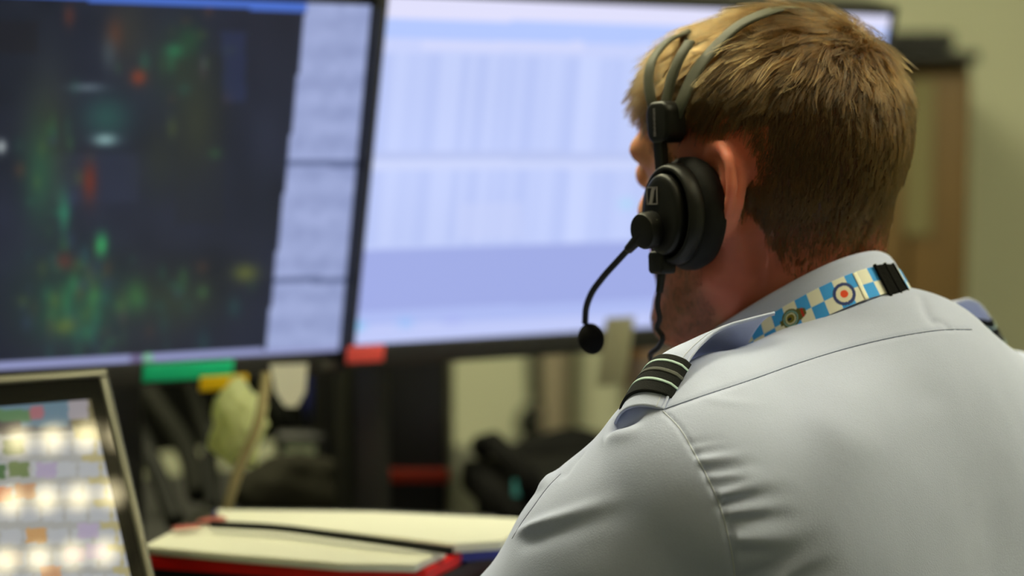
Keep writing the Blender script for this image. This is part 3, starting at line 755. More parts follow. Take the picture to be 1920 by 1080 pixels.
near = np.exp(-(np.linalg.norm(rel, axis=1) / 2.6) ** 2); length *= 1 + 0.12 * near
lift = 0.33 + 0.20 * top + 0.12 * near
hp = grow(P, N, dirT, length, lift, 1.0, 4800, 0.26 + 0.32 * top, 3)
hair = hair_obj('hair', hp[rng.random(len(hp)) < 0.55], 0.00025, M['hair'], person); hair['label'] = 'short brown hair, cropped at the nape'
# underlayer of close dense hair hides the scalp
P2, N2 = P[::2] + 0, N[::2]; h2 = grow(P2, N2, dirT[::2], np.minimum(length[::2], 0.010), lift[::2] * 0.7, 1.0, 1500, 0.3, 5, 4)
hair_obj('hair_undercoat', h2, 0.00014, M['hair'], person)
# stubble on jaw and cheek
P, N = sample(60000); L = toH(P)
JAW = [(3.4, -1.5), (2.0, -1.5), (0.6, -5.0), (1.6, -8.5), (6, -11.5), (11, -12), (11, -3.6), (7.5, -4.2), (5.0, -3.5)]
keep = inpoly(L[:, 1] + 0.3 * vnoise(L, 1, 2), L[:, 2], JAW); P, N, L = P[keep], N[keep], L[keep]
dl = np.tile(np.array([0, 0.2, -1.0]) @ HR.T, (len(P), 1))
hair_obj('stubble', grow(P, N, dl, np.full(len(P), 0.0042), np.full(len(P), 0.35), 0.6, 300, 0.2, 8, 4), 0.00010, M['stubble'], person)

# ------------------------------------------------------------------ headset
hs = thing('headset', 'black headset with grey split headband and boom microphone worn over the left ear', 'headset', fH((0, 0, 12)))
def HP(px, py, xl):
    """head-frame point on the plane x = xl seen at a photo pixel"""
    o = toH(CAM[None])[0]; d = (pdir(px, py) @ HR); t = (xl - o[0]) / d[0]; return o + d * t
def HS(px, py, off):
    t = 1.0; D = pdir(px, py)
    for i in range(80):
        dd = head_cm(toH((CAM + D * t)[None]))[0] - off
        t += dd / 100 * 0.9
        if dd < 0.002 or t > 2: break
    return toH((CAM + D * t)[None])[0]
def headn(Lp):
    e = 0.05; g = np.array([head_cm((Lp + np.eye(3)[i] * e)[None])[0] - head_cm((Lp - np.eye(3)[i] * e)[None])[0] for i in range(3)]); return g / np.linalg.norm(g)
def band(name, pts, wid, th, m_, n=70, ends=True):
    Pth = smooth_path(np.array(pts), n); T = np.gradient(Pth, axis=0); T /= np.linalg.norm(T, axis=1)[:, None]
    rows = []
    wv_ = np.broadcast_to(np.asarray(wid, float), (n,))
    for i in range(n):
        nn = headn(Pth[i]); nn -= T[i] * (nn @ T[i]); nn /= np.linalg.norm(nn); b = np.cross(T[i], nn)
        w = wv_[i] / 2
        sec = [(-w, 0), (-w * 0.92, th * 0.45), (-w * 0.6, th * 0.62), (0, th * 0.68), (w * 0.6, th * 0.62), (w * 0.92, th * 0.45), (w, 0), (w * 0.9, -th * 0.35), (0, -th * 0.4), (-w * 0.9, -th * 0.35)]
        rows.append([fH(Pth[i] + b * x + nn * y) for x, y in sec])
    Gr = np.array(rows); k = Gr.shape[1]; V = Gr.reshape(-1, 3)
    F = [(i * k + j, i * k + (j + 1) % k, (i + 1) * k + (j + 1) % k, (i + 1) * k + j) for i in range(n - 1) for j in range(k)] + [tuple(range(k))[::-1], tuple((n - 1) * k + j for j in range(k))]
    o = from_np(name, V, F, m_, hs)
    bm = bmesh.new(); bm.from_mesh(o.data); bmesh.ops.recalc_face_normals(bm, faces=bm.faces); bm.to_mesh(o.data); bm.free()
    return o
mir = np.array([-1.0, 1, 1])
XB = -9.2
rl = [HP(1268, 215, XB), HP(1279, 190, XB - .1), HP(1300, 143, -8.6)] + [HS(x, y, 1.25) for x, y in ((1340, 90), (1386, 48), (1432, 26))]
rear = rl + [np.array([0.6, rl[-1][1] - 0.2, head_top]) for head_top in ()] 
yc = rl[-1][1]
def crown(x, y, off):
    z = 16.0
    for i in range(60):
        dd = head_cm(np.array([[x, y, z]]))[0] - off; z -= dd * 0.9
        if abs(dd) < 0.005: break
    return np.array([x, y, z])
rear = rl + [crown(-0.5, yc - 0.1, 0.5), crown(2.5, yc, 0.4)] + [p * mir for p in rl[::-1] if p[0] < -3.2]
band('headband_rear', rear, 1.15, 0.24, M['band'], 90)
fl = [HP(1228, 215, XB), HP(1222, 190, XB - .1), HP(1217, 160, -9.1), HP(1219, 125, -8.6), HP(1233, 98, -7.6), HP(1254, 76, -6.6), HP(1282, 64, -5.2)]
f2 = [np.array([-3.0, 6.6, 0]), np.array([0, 6.8, 0])]
ftop = [crown(p[0], p[1], 1.0) for p in f2]
front = fl + ftop + [p * mir for p in (fl + ftop[:1])[::-1]]
band('headband_front', front, 1.0, 0.24, M['band'], 90)
midp = [HP(1246, 210, XB), HP(1252, 180, XB + .1), HP(1262, 140, -8.9), HP(1277, 105, -8.4), HP(1294, 78, -7.6)]
band('padded_strap', midp, 0.95, 0.30, M['band'], 40)
# adjuster block
def hframe(nl, upl=(0, 0, 1)):
    n_ = np.asarray(nl, float); n_ /= np.linalg.norm(n_); u_ = np.asarray(upl, float); u_ = u_ - n_ * (u_ @ n_); u_ /= np.linalg.norm(u_)
    return cols(np.cross(u_, n_), u_, n_)          # x along, y up, z out (head frame)
def prism(name, c, fr, outline, z0, z1, m_, bev=0.1, parent=hs):
    """outline (x, y) cm in the frame fr at head-frame point c, from z0 to z1 out of the face"""
    bm = bmesh.new()
    vs = [bm.verts.new(Vector((x, y, z0))) for x, y in outline]; f = bm.faces.new(vs)
    r = bmesh.ops.extrude_face_region(bm, geom=[f]); up = [e for e in r['geom'] if isinstance(e, bmesh.types.BMVert)]
    for v in up: v.co.z = z1
    bmesh.ops.recalc_face_normals(bm, faces=bm.faces)
    if bev:
        ed = [e for e in bm.edges if all(abs(v.co.z - z1) < 1e-6 for v in e.verts)]
        bmesh.ops.bevel(bm, geom=ed, offset=bev, segments=3, affect='EDGES', profile=0.5)
    for v in bm.verts: v.co = Vector(fH(np.asarray(c) + fr @ np.array(v.co)))
    me = bpy.data.meshes.new(name); bm.to_mesh(me); bm.free()
    return link(name, me, m_, parent, False)
def rrect(w, h, r, n=6):
    o = []
    for cx, cy, a0 in ((w / 2 - r, h / 2 - r, 0), (-w / 2 + r, h / 2 - r, 90), (-w / 2 + r, -h / 2 + r, 180), (w / 2 - r, -h / 2 + r, 270)):
        for k in range(n + 1):
            a = math.radians(a0 + 90 * k / n); o.append((cx + r * math.cos(a), cy + r * math.sin(a)))
    return o
def shade_auto(o):
    o.data.polygons.foreach_set('use_smooth', np.ones(len(o.data.polygons), bool))
    try: o.data.set_sharp_from_angle(angle=math.radians(40))
    except Exception: pass
    return o
CN = np.array([-1.0, 0.20, 0.02]); CF = hframe(CN)
bc = HP(1246, 229, -9.5)
for s, c0 in ((-1, bc), (1, bc * mir)):
    fr = CF if s < 0 else hframe(CN * mir)
    o = prism('adjuster_block', c0, fr, [(x * (1 - 0.06 * (y < 0)), y) for x, y in rrect(2.55, 2.9, 0.85)], -0.9, 0.75, M['satin'], 0.3); shade_auto(o)
    # yoke arm down to the cup
arm_t = HP(1240, 262, -9.6); arm_b = HP(1237, 305, -10.0)
def bar(name, p, q, w, t, m_, fr):
    p = np.asarray(p); q = np.asarray(q); d = q - p; ln = np.linalg.norm(d); f2_ = hframe(fr[:, 2], d)
    o = prism(name, (p + q) / 2, f2_, rrect(w, ln, min(w, ln) * 0.3), -t / 2, t / 2, m_, 0.08); return shade_auto(o)
bar('yoke_arm', arm_t + (0, 0, .3), arm_b - (0, 0, .6), 1.0, 0.5, M['satin'], CF)
bar('yoke_arm', (arm_t + (0, 0, .3)) * mir, (arm_b - (0, 0, .6)) * mir, 1.0, 0.5, M['satin'], hframe(CN * mir))
# ear cups: cushion, shell, rim ring, face plate
def turned(name, c, fr, prof, sx, sy, m_, sides=64):
    V = []; F = []; a = np.linspace(0, 2 * np.pi, sides, endpoint=False)
    for r, h in prof: V.append(fH(np.asarray(c) + np.stack([np.cos(a) * r * sx, np.sin(a) * r * sy, np.full(sides, h)], 1) @ fr.T))
    k = len(prof)
    for i in range(k - 1):
        for j in range(sides):
            F.append((i * sides + j, i * sides + (j + 1) % sides, (i + 1) * sides + (j + 1) % sides, (i + 1) * sides + j))
    F.append(tuple(range(sides))[::-1]); F.append(tuple((k - 1) * sides + j for j in range(sides)))
    o = from_np(name, np.concatenate(V), F, m_, hs); return o
pc = HP(1237, 402, -11.2)                 # centre of the face plate
for s in (-1, 1):
    fr = CF if s < 0 else hframe(CN * mir)
    c = pc if s < 0 else pc * mir
    turned('ear_cushion', c, fr, [(0.3, -3.9), (2.4, -3.9), (3.2, -3.8), (3.75, -3.4), (3.98, -2.8), (3.95, -2.2), (3.6, -1.7), (3.1, -1.5), (0.3, -1.5)], 0.83, 1.0, M['leather'])
    o = turned('cup_shell', c, fr, [(0.3, -1.9), (3.2, -1.9), (3.45, -1.6), (3.45, -1.0), (3.3, -0.6), (3.1, -0.45), (2.95, -0.55), (2.9, -0.75), (0.3, -0.75)], 0.86, 1.02, M['satin']); 
    o = turned('face_plate', c, fr, [(0.3, -0.9), (2.62, -0.9), (2.66, -0.3), (2.58, -0.10), (2.40, 0.0), (2.1, 0.05), (0.3, 0.10)], 0.80, 1.06, M['satin'])
# emblem on the face plate: a square frame with a slanted bar
em_c = HP(1222, 367, -11.2); ez = 0.06
fr2 = CF
def flat(name, pts, z0, z1, m_): return prism(name, em_c, fr2, pts, z0, z1, m_, 0)
hw, hh, lw = 0.62, 0.62, 0.085
E0 = float((em_c - pc) @ CF[:, 2]); zb = 0.14 - E0
flat('emblem', [(-hw, hh - lw), (hw, hh - lw), (hw, hh), (-hw, hh)], zb - .05, zb + .02, M['logo'])
flat('emblem', [(-hw, -hh), (hw, -hh), (hw, -hh + lw), (-hw, -hh + lw)], zb - .05, zb + .02, M['logo'])
flat('emblem', [(-hw, -hh), (-hw + lw, -hh), (-hw + lw, hh), (-hw, hh)], zb - .05, zb + .02, M['logo'])
flat('emblem', [(hw - lw, -hh), (hw, -hh), (hw, hh), (hw - lw, hh)], zb - .05, zb + .02, M['logo'])
flat('emblem', [(-0.48, -hh), (-0.02, -hh), (0.10, -0.30), (0.30, 0.35), (0.55, hh), (0.06, hh), (-0.10, 0.30), (-0.28, -0.35)], zb - .05, zb + .02, M['logo'])
# maker's name up the adjuster block
tx = bpy.data.curves.new('lettering', 'FONT'); tx.body = 'SENNHEISER'; tx.size = 0.36; tx.align_x = 'CENTER'; tx.align_y = 'CENTER'; tx.extrude = 0.01
to = bpy.data.objects.new('lettering_tmp', tx); COL.objects.link(to)
tm = bpy.data.meshes.new_from_object(to.evaluated_get(bpy.context.evaluated_depsgraph_get())); bpy.data.objects.remove(to)
for v in tm.vertices:
    x, y, z = v.co; v.co = Vector(fH(bc + CF @ np.array([-0.15 - y, x, 0.755 + z])))
tm.name = 'lettering'; link('lettering', tm, M['logo'], hs)
# boom pivot knob, boom and microphone
kc = HP(1213, 432, -11.8)
KN = np.array([-1.0, 0.05, -0.10]); KF = hframe(KN)
o = turned('boom_pivot', kc, KF, [(0.2, -0.9), (1.12, -0.9), (1.18, -0.6), (1.18, 0.35), (1.10, 0.52), (0.95, 0.58), (0.2, 0.60)], 1, 1.08, M['satin'], 40); shade_auto(o)
rv = KF @ np.array([0.85, 0.75, 0.0]); rv /= np.linalg.norm(rv)
turned('pivot_screw', kc + rv * 1.1 + KF[:, 2] * -0.1, hframe(rv, KF[:, 2]), [(0.05, -.1), (0.16, -.1), (0.16, 0.10), (0.08, 0.11), (0.05, 0.05)], 1, 1, M['band'], 14)
bp = [HP(1205, 440, -11.9), HP(1190, 455, -11.9), HP(1160, 487, -11.7), HP(1128, 523, -11.4), HP(1108, 552, -11.1), HP(1099, 578, -10.8), HP(1097, 606, -10.5)]
tube('boom_arm', fH(smooth_path(np.array(bp), 60)), 0.0024, M['satin'], hs, 12)
tube('boom_sleeve', fH(smooth_path(np.array([HP(1208, 437, -11.9), HP(1192, 453, -11.9), HP(1178, 468, -11.8)]), 12)), np.linspace(0.0048, 0.0034, 12), M['satin'], hs, 12)
mc = fH(HP(1108, 634, -10.3)); ms = mc
mm_ = bmesh.new(); bmesh.ops.create_uvsphere(mm_, u_segments=32, v_segments=20, radius=1.0)
for v in mm_.verts:
    q = np.array(v.co); q = q * np.array([0.0098, 0.0098, 0.0122]) * (1 - 0.10 * (q[2] > 0) * q[2])
    a = math.radians(-14); q = np.array([q[0] * math.cos(a) + q[2] * math.sin(a), q[1], -q[0] * math.sin(a) + q[2] * math.cos(a)])
    v.co = Vector(mc + q)
me = bpy.data.meshes.new('microphone_foam'); mm_.to_mesh(me); mm_.free(); link('microphone_foam', me, M['foam'], hs, True)
# cable outlet and hanging cable
o = prism('cable_outlet', HP(1238, 492, -10.4), CF, rrect(1.7, 1.6, 0.35), -0.7, 0.5, M['satin'], 0.2); shade_auto(o)
tube('strain_relief', fH(smooth_path(np.array([HP(1240, 500, -10.4), HP(1239, 525, -10.4), HP(1236, 548, -10.4)]), 14)), np.linspace(0.0034, 0.0026, 14), M['satin'], hs, 10)
cp = [HP(1236, 545, -10.4), HP(1233, 575, -10.3), HP(1237, 598, -10.1), HP(1232, 615, -10.0), HP(1243, 632, -9.9), HP(1236, 650, -9.8), HP(1221, 662, -9.6)]
cpw = list(fH(np.array(cp))) + [fB((-8.5, 10.5, 2.0)), fB((-8, 14.0, -7)), fB((-9, 19, -17)), fB((-8, 24, -22))]
tube('cable', np.array(cpw), 0.0019, M['satin'], hs, 8, 120)

# ------------------------------------------------------------------ below the frame: trousers, shoes and the chair that carries the person
def trouser_f(P):
    L_ = toB(P); d = ell(L_, (0, -1, -51), (17.5, 13, 10))
    for s in (-1, 1):
        d = smin(d, cap(L_, (s * 8.5, 1, -51), (s * 11, 42, -50), 8.6, 6.6), 4); d = smin(d, cap(L_, (s * 11, 42, -50), (s * 11, 39, -93), 6.4, 5.0), 2)
    return d / 100
Vt, Ft = extract(trouser_f, (-0.35, 1.05, 0.0), (0.72, 2.15, 0.68), 0.009)
from_np('trousers', Vt, Ft, M['trouser'], person)
def shoe_f(s):
    def f(P):
        L_ = toB(P); d = smin(cap(L_, (s * 11, 38, -98.5), (s * 12.5, 55, -99.3), 4.2, 3.6), cap(L_, (s * 11, 39, -92), (s * 11, 39, -98), 4.6, 4.4), 2); return smax(d, -102.9 - L_[:, 2], 0.4) / 100
    return f
for s in (-1, 1):
    c_ = fB((s * 11.5, 46, -97)); Vt, Ft = extract(shoe_f(s), c_ - 0.2, c_ + 0.2, 0.008); from_np('shoe', Vt, Ft, M['satin'], person)
chair = thing('office_chair', 'black office chair under the seated person', 'chair', fB((0, 4, -103)))
CRo = BR
def cb(x, y, z): return fB((x, y, z))
o = box('seat', cb(0, 6, -64.5), (0.46, 0.46, 0.07), M['partition'], chair, rot=CRo, bevel=0.03, segs=4)
box('backrest', cb(0, -17.5, -42), (0.40, 0.05, 0.24), M['partition'], chair, rot=CRo, bevel=0.022, segs=4)
tube('back_bar', np.array([cb(0, -8, -68), cb(0, -20, -66), cb(0, -21.5, -56), cb(0, -20.5, -44)]), 0.014, M['black'], chair, 10, 20)
tube('gas_post', np.array([cb(0, 4, -67), cb(0, 4, -80), cb(0, 4, -94)]), 0.026, M['silver'], chair, 16)
for k in range(5):
    a = math.radians(72 * k + 20); ex_, ey_ = 28 * math.cos(a), 28 * math.sin(a)
    lg = tube('leg', np.array([cb(0, 4, -92), cb(ex_ * .5, 4 + ey_ * .5, -93.5), cb(ex_, 4 + ey_, -96)]), [0.022, 0.018, 0.014], M['black'], chair, 10)
    lathe('castor', [(0.006, -0.012), (0.026, -0.012), (0.028, 0.0), (0.026, 0.012), (0.006, 0.012)], cb(ex_, 4 + ey_, -100.2), M['black'], chair, rot=cols((0, 0, 1), (0, 1, 0), (1, 0, 0)), sides=20)

# ------------------------------------------------------------------ monitors
def rigid(yaw, tilt, roll=0.0):
    """axes (right, up, out) of an upright panel turned by yaw, leaning forward by tilt"""
    th, t, r = map(math.radians, (yaw, tilt, roll))
    u = np.array([math.cos(th), math.sin(th), 0]); n = np.array([math.sin(th), -math.cos(th), 0])
    w = np.array([0, 0, 1.0]) * math.cos(t) + n * math.sin(t)
    u2 = u * math.cos(r) + w * math.sin(r); w2 = w * math.cos(r) - u * math.sin(r)
    return cols(u2, w2, np.cross(u2, w2))
def screen_mesh(name, c, R, w, h, nu, nv, paintf, m_, parent):
    a = np.linspace(-w / 2, w / 2, nu); b = np.linspace(h / 2, -h / 2, nv)
    A_, B_ = np.meshgrid(a, b, indexing='ij')
    V = np.asarray(c) + A_.reshape(-1, 1) * R[:, 0] + B_.reshape(-1, 1) * R[:, 1]
    F = grid_faces(nu, nv)[:, ::-1].copy()
    o = from_np(name, V, F, None, parent, False); q = proj(V)
    paint(o, srgb_np(np.clip(paintf(q[:, 0], q[:, 1]), 0, 255))); o.data.materials.append(m_)
    return o
def blob(C, x, y, cx, cy, rx, ry, col, k=1.0, p=2):
    g = k * np.exp(-(np.abs((x - cx) / rx) ** p + np.abs((y - cy) / ry) ** p)); return C * (1 - g[:, None]) + np.array(col, float) * g[:, None]
def rect(C, x, y, x0, x1, y0, y1, col, k=1.0):
    m = (x > x0) & (x < x1) & (y > y0) & (y < y1); C = C.copy(); C[m] = C[m] * (1 - k) + np.array(col, float) * k; return C
def map_picture(x, y):
    P2_ = np.stack([x, y], 1); n1 = vnoise(P2_, 1 / 130., 1); n2 = vnoise(P2_, 1 / 45., 2); n3 = vnoise(P2_, 1 / 16., 3)
    C = np.tile(np.array([29, 34, 48.0]), (len(x), 1)) + np.stack([n1 * 5 + n2 * 3, n1 * 5 + n2 * 3, n1 * 8 + n2 * 4], 1)
    C = rect(C, x, y, -700, 70, 40, 100, (26, 28, 38)); C = rect(C, x, y, 95, 260, 290, 380, (40, 46, 66), .6); C = rect(C, x, y, 415, 460, 60, 190, (38, 48, 84), .6); C = rect(C, x, y, 330, 420, 100, 420, (30, 34, 40), .5)
    green = np.array([40, 92, 66.0]); olive = np.array([62, 70, 44.0])
    for cx, cy, rx, ry, c, k in ((90, 260, 45, 130, olive, .5), (75, 330, 30, 90, green, .6), (150, 560, 80, 80, green, .55), (60, 560, 60, 90, (36, 56, 50), .4), (330, 120, 60, 80, (44, 60, 44), .6), (370, 230, 40, 90, (56, 62, 40), .55), (240, 60, 40, 80, (60, 58, 44), .5), (330, 560, 70, 50, (48, 66, 44), .55), (200, 220, 45, 40, (40, 86, 78), .7), (300, 300, 40, 70, (44, 50, 36), .5)):
        C = blob(C, x, y, cx, cy, rx, ry, c, k)
    r = np.random.default_rng(11)
    for i in range(150):
        z = r.random()
        if z < 0.5: cx, cy = r.normal(150, 60), r.normal(560, 60)
        elif z < 0.7: cx, cy = r.normal(90, 35), r.normal(350, 90)
        elif z < 0.85: cx, cy = r.normal(360, 50), r.normal(180, 110)
        else: cx, cy = r.normal(330, 70), r.normal(560, 40)
        c = [(44, 150, 96), (40, 130, 110), (120, 140, 50), (150, 80, 44), (70, 160, 70), (60, 70, 120)][r.integers(0, 6)]
        C = blob(C, x, y, cx, cy, r.uniform(5, 12), r.uniform(6, 22), c, r.uniform(.08, .26))
    for cx, cy, rx, ry, c, k in ((328, 95, 18, 13, (44, 120, 78), .75), (260, 145, 14, 14, (140, 58, 36), .8), (165, 164, 30, 7, (100, 116, 126), .75), (197, 262, 22, 10, (140, 176, 176), .9), (168, 340, 13, 38, (104, 42, 30), .9), (190, 460, 10, 20, (54, 170, 96), .85), (120, 400, 10, 40, (50, 140, 100), .6), (460, 512, 24, 17, (108, 116, 48), .7), (2, 275, 9, 12, (180, 190, 190), .9), (215, 65, 16, 30, (90, 54, 40), .7), (130, 30, 10, 20, (100, 50, 40), .6), (120, 490, 16, 16, (110, 50, 44), .6), (255, 555, 20, 30, (60, 120, 60), .6), (120, 612, 20, 14, (130, 120, 40), .6), (205, 100, 14, 30, (70, 84, 90), .6), (355, 75, 22, 26, (36, 74, 50), .7), (130, 600, 60, 40, (40, 100, 66), .35)):
        C = blob(C, x, y, cx, cy, rx, ry, c, k)
    edge = 573 - (y - 20) * (73 / 620.)                       # side panel's left edge
    bar = (y < 0.05 * (x - 173) + 2) & (x < edge); C[bar] = (74, 112, 205)
    sp = x > edge; C[sp] = np.array([152, 164, 208]) + (n3[sp, None] * 6 + 5 * np.sin(y[sp, None] / 9.0))
    for ys in (307, 525): k = sp & (np.abs(y - ys) < 6); C[k] = (100, 112, 152)
    lo = y > 662 - 0.05 * (x - 500) - 8; lo &= ~(sp & (y < 640)); C[lo] = np.array([148, 154, 200]); k = lo & (np.abs(x - 258) < 14); C[k] = (110, 100, 140); k = lo & (np.abs(x - 278) < 8); C[k] = (130, 190, 160)
    return C
def table_picture(x, y):
    P2_ = np.stack([x, y], 1); n1 = vnoise(P2_, 1 / 150., 5)
    C = np.tile(np.array([190, 203, 248.0]), (len(x), 1)) + n1[:, None] * 3
    sk = y - 0.028 * (x - 726) * (1 - y / 300.)              # rows follow the screen's own lines
    colm = vnoise(np.stack([x + y * 0.09, y * 0.004], 1), 1 / 13., 8)[:, None]
    body = (sk > 100) & (sk < 460); C[body] += colm[body] * np.array([9, 8, 4])
    C[sk < 34] = (222, 222, 250); C[(sk >= 34) & (sk < 72)] = (178, 198, 252)
    C[(sk > 72) & (sk < 100)] = (198, 208, 250)
    k = (sk > 284) & (sk < 300); C[k] = (184, 196, 240)
    k = (sk > 300) & (sk < 318); C[k] = (202, 212, 250)
    low = y > 468 - 0.028 * (x - 680); C[low] = (158, 170, 228); C[y > 585 - 0.045 * (x - 680)] = (172, 186, 240); C[y > 612 - 0.05 * (x - 680)] = (190, 200, 246)
    for cx, cy, c in ((668, 612, (120, 200, 240)), (760, 605, (150, 190, 245)), (850, 600, (170, 180, 240)), (1175, 382, (170, 215, 245))): C = blob(C, x, y, cx, cy, 14, 10, c, .8)
    C = rect(C, x, y, 790, 1095, 78, 94, (208, 214, 250)); C = rect(C, x, y, 860, 980, 380, 450, (198, 208, 248), .6)
    return C
M['scr_map'] = attr_mat('map_screen', 0.92, 0.35, 0.3); M['scr_table'] = attr_mat('table_screen', 0.95, 0.35, 0.3)
def monitor(label, c, yaw, tilt, roll, picture, sm, postu):
    c = np.array(c); R = rigid(yaw, tilt, roll); w, h = 0.598, 0.336
    root = thing('monitor', label, 'monitor', (c[0], c[1], DESK), 'desk monitors')
    def at(a, b, o): return c + R @ np.array([a, b, o])
    box('housing', at(0, -0.004, -0.026), (w + 0.008, h + 0.03, 0.040), M['bezel'], root, rot=R, bevel=0.006)
    bt, bs, bb = 0.010, 0.0058, 0.0225
    fr = [('bezel', 0, h / 2 + bt / 2, w + 2 * bs, bt), ('bezel', 0, -h / 2 - bb / 2, w + 2 * bs, bb), ('bezel', -w / 2 - bs / 2, 0, bs, h), ('bezel', w / 2 + bs / 2, 0, bs, h)]
    for n_, a, b, sx, sy in fr: box(n_, at(a, b, 0.0), (sx, sy, 0.012), M['bezel'], root, rot=R, bevel=0.001)
    screen_mesh('screen', at(0, 0, 0.001), R, w, h, 300, 170, picture, sm, root)
    # mount: plate, arm behind the panel, upright post and foot on the desk
    n_ = R[:, 2].copy(); n_[2] = 0; n_ /= np.linalg.norm(n_); uu = np.cross((0, 0, 1.0), -n_) * -1
    uu = np.array([-n_[1], n_[0], 0]); Ry = cols(uu, -n_, (0, 0, 1))
    bk = at(0, 0, -0.046); col_ = bk + uu * postu - n_ * 0.075
    box('mount_plate', bk - n_ * 0.02, (0.10, 0.05, 0.10), M['black'], root, rot=Ry, bevel=0.003)
    e0 = bk - n_ * 0.06; mid_ = (e0 + col_) / 2; dd_ = col_ - e0; dd_[2] = 0; L_ = np.linalg.norm(dd_)
    if L_ > 0.05:
        dd_ /= L_; Ra = cols(dd_, (-dd_[1], dd_[0], 0), (0, 0, 1)); box('mount_arm', (mid_[0], mid_[1], bk[2]), (L_ + 0.05, 0.03, 0.05), M['black'], root, rot=Ra, bevel=0.003)
    box('stand_post', (col_[0], col_[1], (DESK + bk[2]) / 2 + 0.01), (0.045, 0.045, bk[2] - DESK - 0.02 + 0.03), M['black'], root, rot=Ry, bevel=0.006)
    lathe('stand_foot', [(0.02, 0.0), (0.06, 0.0), (0.065, 0.004), (0.06, 0.010), (0.03, 0.016)], (col_[0], col_[1], DESK + 0.0005), M['black'], root)
    return root, at
CL = (-0.4112, 1.6657, CAMZ - 0.0708); CRt = (0.125, 1.9443, CAMZ - 0.0685)
ml, atL = monitor('monitor on the left showing a dark radar map with a pale side panel', CL, 28.49, 12.66, -0.59, map_picture, M['scr_map'], 0.10)
mr, atR = monitor('monitor on the right showing a pale lavender table, beside the headset', CRt, 30.1, 12.41, -0.46, table_picture, M['scr_table'], -0.25)
RL = rigid(28.49, 12.66, -0.59); RR = rigid(30.1, 12.41, -0.46)
def onplane(px, py, c, n):
    D = pdir(px, py); return CAM + D * (((np.asarray(c) - CAM) @ n) / (D @ n))
def plate(name, px0, py0, px1, py1, c, R, off, th, m_, label, cat, bevel=0.0006):
    a = onplane(px0, py0, np.asarray(c) + R[:, 2] * off, R[:, 2]); b = onplane(px1, py1, np.asarray(c) + R[:, 2] * off, R[:, 2])
    s = (b - a); w_ = abs(s @ R[:, 0]); h_ = abs(s @ R[:, 1])
    return tag(box(name, (a + b) / 2 + R[:, 2] * th / 2, (w_, h_, th), m_, rot=R, bevel=bevel), label, cat)
plate('sticker', 651, 650, 718, 677, CRt, RR, 0.0062, 0.0008, M['redsticker'], 'red sticker on the lower left corner of the right monitor', 'sticker', 0.0003)
plate('sticker', 268, 684, 436, 706, CL, RL, 0.0066, 0.0012, M['green'], 'long green label stuck along the lower edge of the left monitor', 'sticker', 0.0004)
plate('sticker', 375, 706, 462, 728, CL, RL, 0.0070, 0.0012, M['yellow'], 'yellow label hanging under the green one on the left monitor', 'sticker', 0.0004)
pbt = plate('power_button', 600, 677, 626, 692, CL, RL, 0.0062, 0.003, M['silver'], 'small grey power button', 'button', 0.001); del pbt['category']; pbt.parent = ml; pbt.matrix_parent_inverse = Matrix.Translation(-Vector(ml.location))
plate('note_card', 1136, 596, 1172, 720, CRt, RR, 0.0080, 0.0010, mat('pale_card', srgb(150, 147, 122), 0.8), 'pale card hanging from the lower edge of the right monitor', 'card', 0.0003)

# ------------------------------------------------------------------ desk and what stands on it
DU = np.array([math.cos(math.radians(30)), math.sin(math.radians(30)), 0]); DF = np.array([-DU[1], DU[0], 0]); DRot = cols(DU, DF, (0, 0, 1))
DB = np.array([B0[0], B0[1], 0])
def dk(u, f, z): return DB + DU * u + DF * f + np.array([0, 0, z])
desk = thing('desk', 'dark desk under the monitors', 'desk', dk(-0.1, 0.72, 0))
box('desk_top', dk(-0.1, 0.72, DESK - 0.015), (2.2, 0.96, 0.03), M['desk'], desk, rot=DRot, bevel=0.003)
for u_, f_ in ((-1.12, 0.32), (0.92, 0.32), (-1.12, 1.12), (0.92, 1.12)):
    box('leg', dk(u_, f_, (DESK - 0.03) / 2), (0.06, 0.06, DESK - 0.03), M['black'], desk, rot=DRot, bevel=0.003)
def poly_slab(name, pxs, z, th, m_, parent=None, smooth=False):
    P_ = [Wz(x, y, z) for x, y in pxs]; bm = bmesh.new(); f = bm.faces.new([bm.verts.new(Vector(p)) for p in P_])
    r = bmesh.ops.extrude_face_region(bm, geom=[f])
    for e in r['geom']:
        if isinstance(e, bmesh.types.BMVert): e.co.z -= th
    bmesh.ops.recalc_face_normals(bm, faces=bm.faces); bmesh.ops.bevel(bm, geom=list(bm.edges), offset=min(0.001, th / 4), segments=2, affect='EDGES')
    me = bpy.data.meshes.new(name); bm.to_mesh(me); bm.free(); return link(name, me, m_, parent)
ZF = 0.895
def tagp(o, l, c, g=None): return tag(o, l, c, g)
fold_ = thing('folder', 'red folder holding white papers in front of the screens', 'folder', Wz(560, 1030, ZF - .02))
poly_slab('cover', [(255, 1040), (440, 1052), (640, 1066), (800, 1070), (866, 1036), (845, 1031), (600, 1006), (395, 984), (335, 986)], ZF - 0.006, 0.011, M['red'], fold_)
poly_slab('paper_stack', [(266, 1024), (440, 1040), (640, 1056), (780, 1058), (838, 1030), (600, 1003), (400, 982), (340, 986)], ZF + 0.001, 0.0065, M['paper'], fold_)
bk_ = thing('binder', 'blue binder topped with white sheets beside the shirt sleeve', 'binder', Wz(700, 990, ZF - .03))
poly_slab('cover', [(405, 978), (600, 996), (860, 1032), (960, 1022), (1030, 975), (700, 960), (400, 955)], ZF - 0.004, 0.010, M['blue'], bk_)
poly_slab('paper_stack', [(415, 977), (600, 992), (850, 1020), (940, 1014), (1010, 973), (700, 959), (405, 955)], ZF + 0.004, 0.0075, M['paper'], bk_)
bxf = thing('document_tray', 'black document tray under the red folder', 'tray', Wz(600, 1020, DESK))
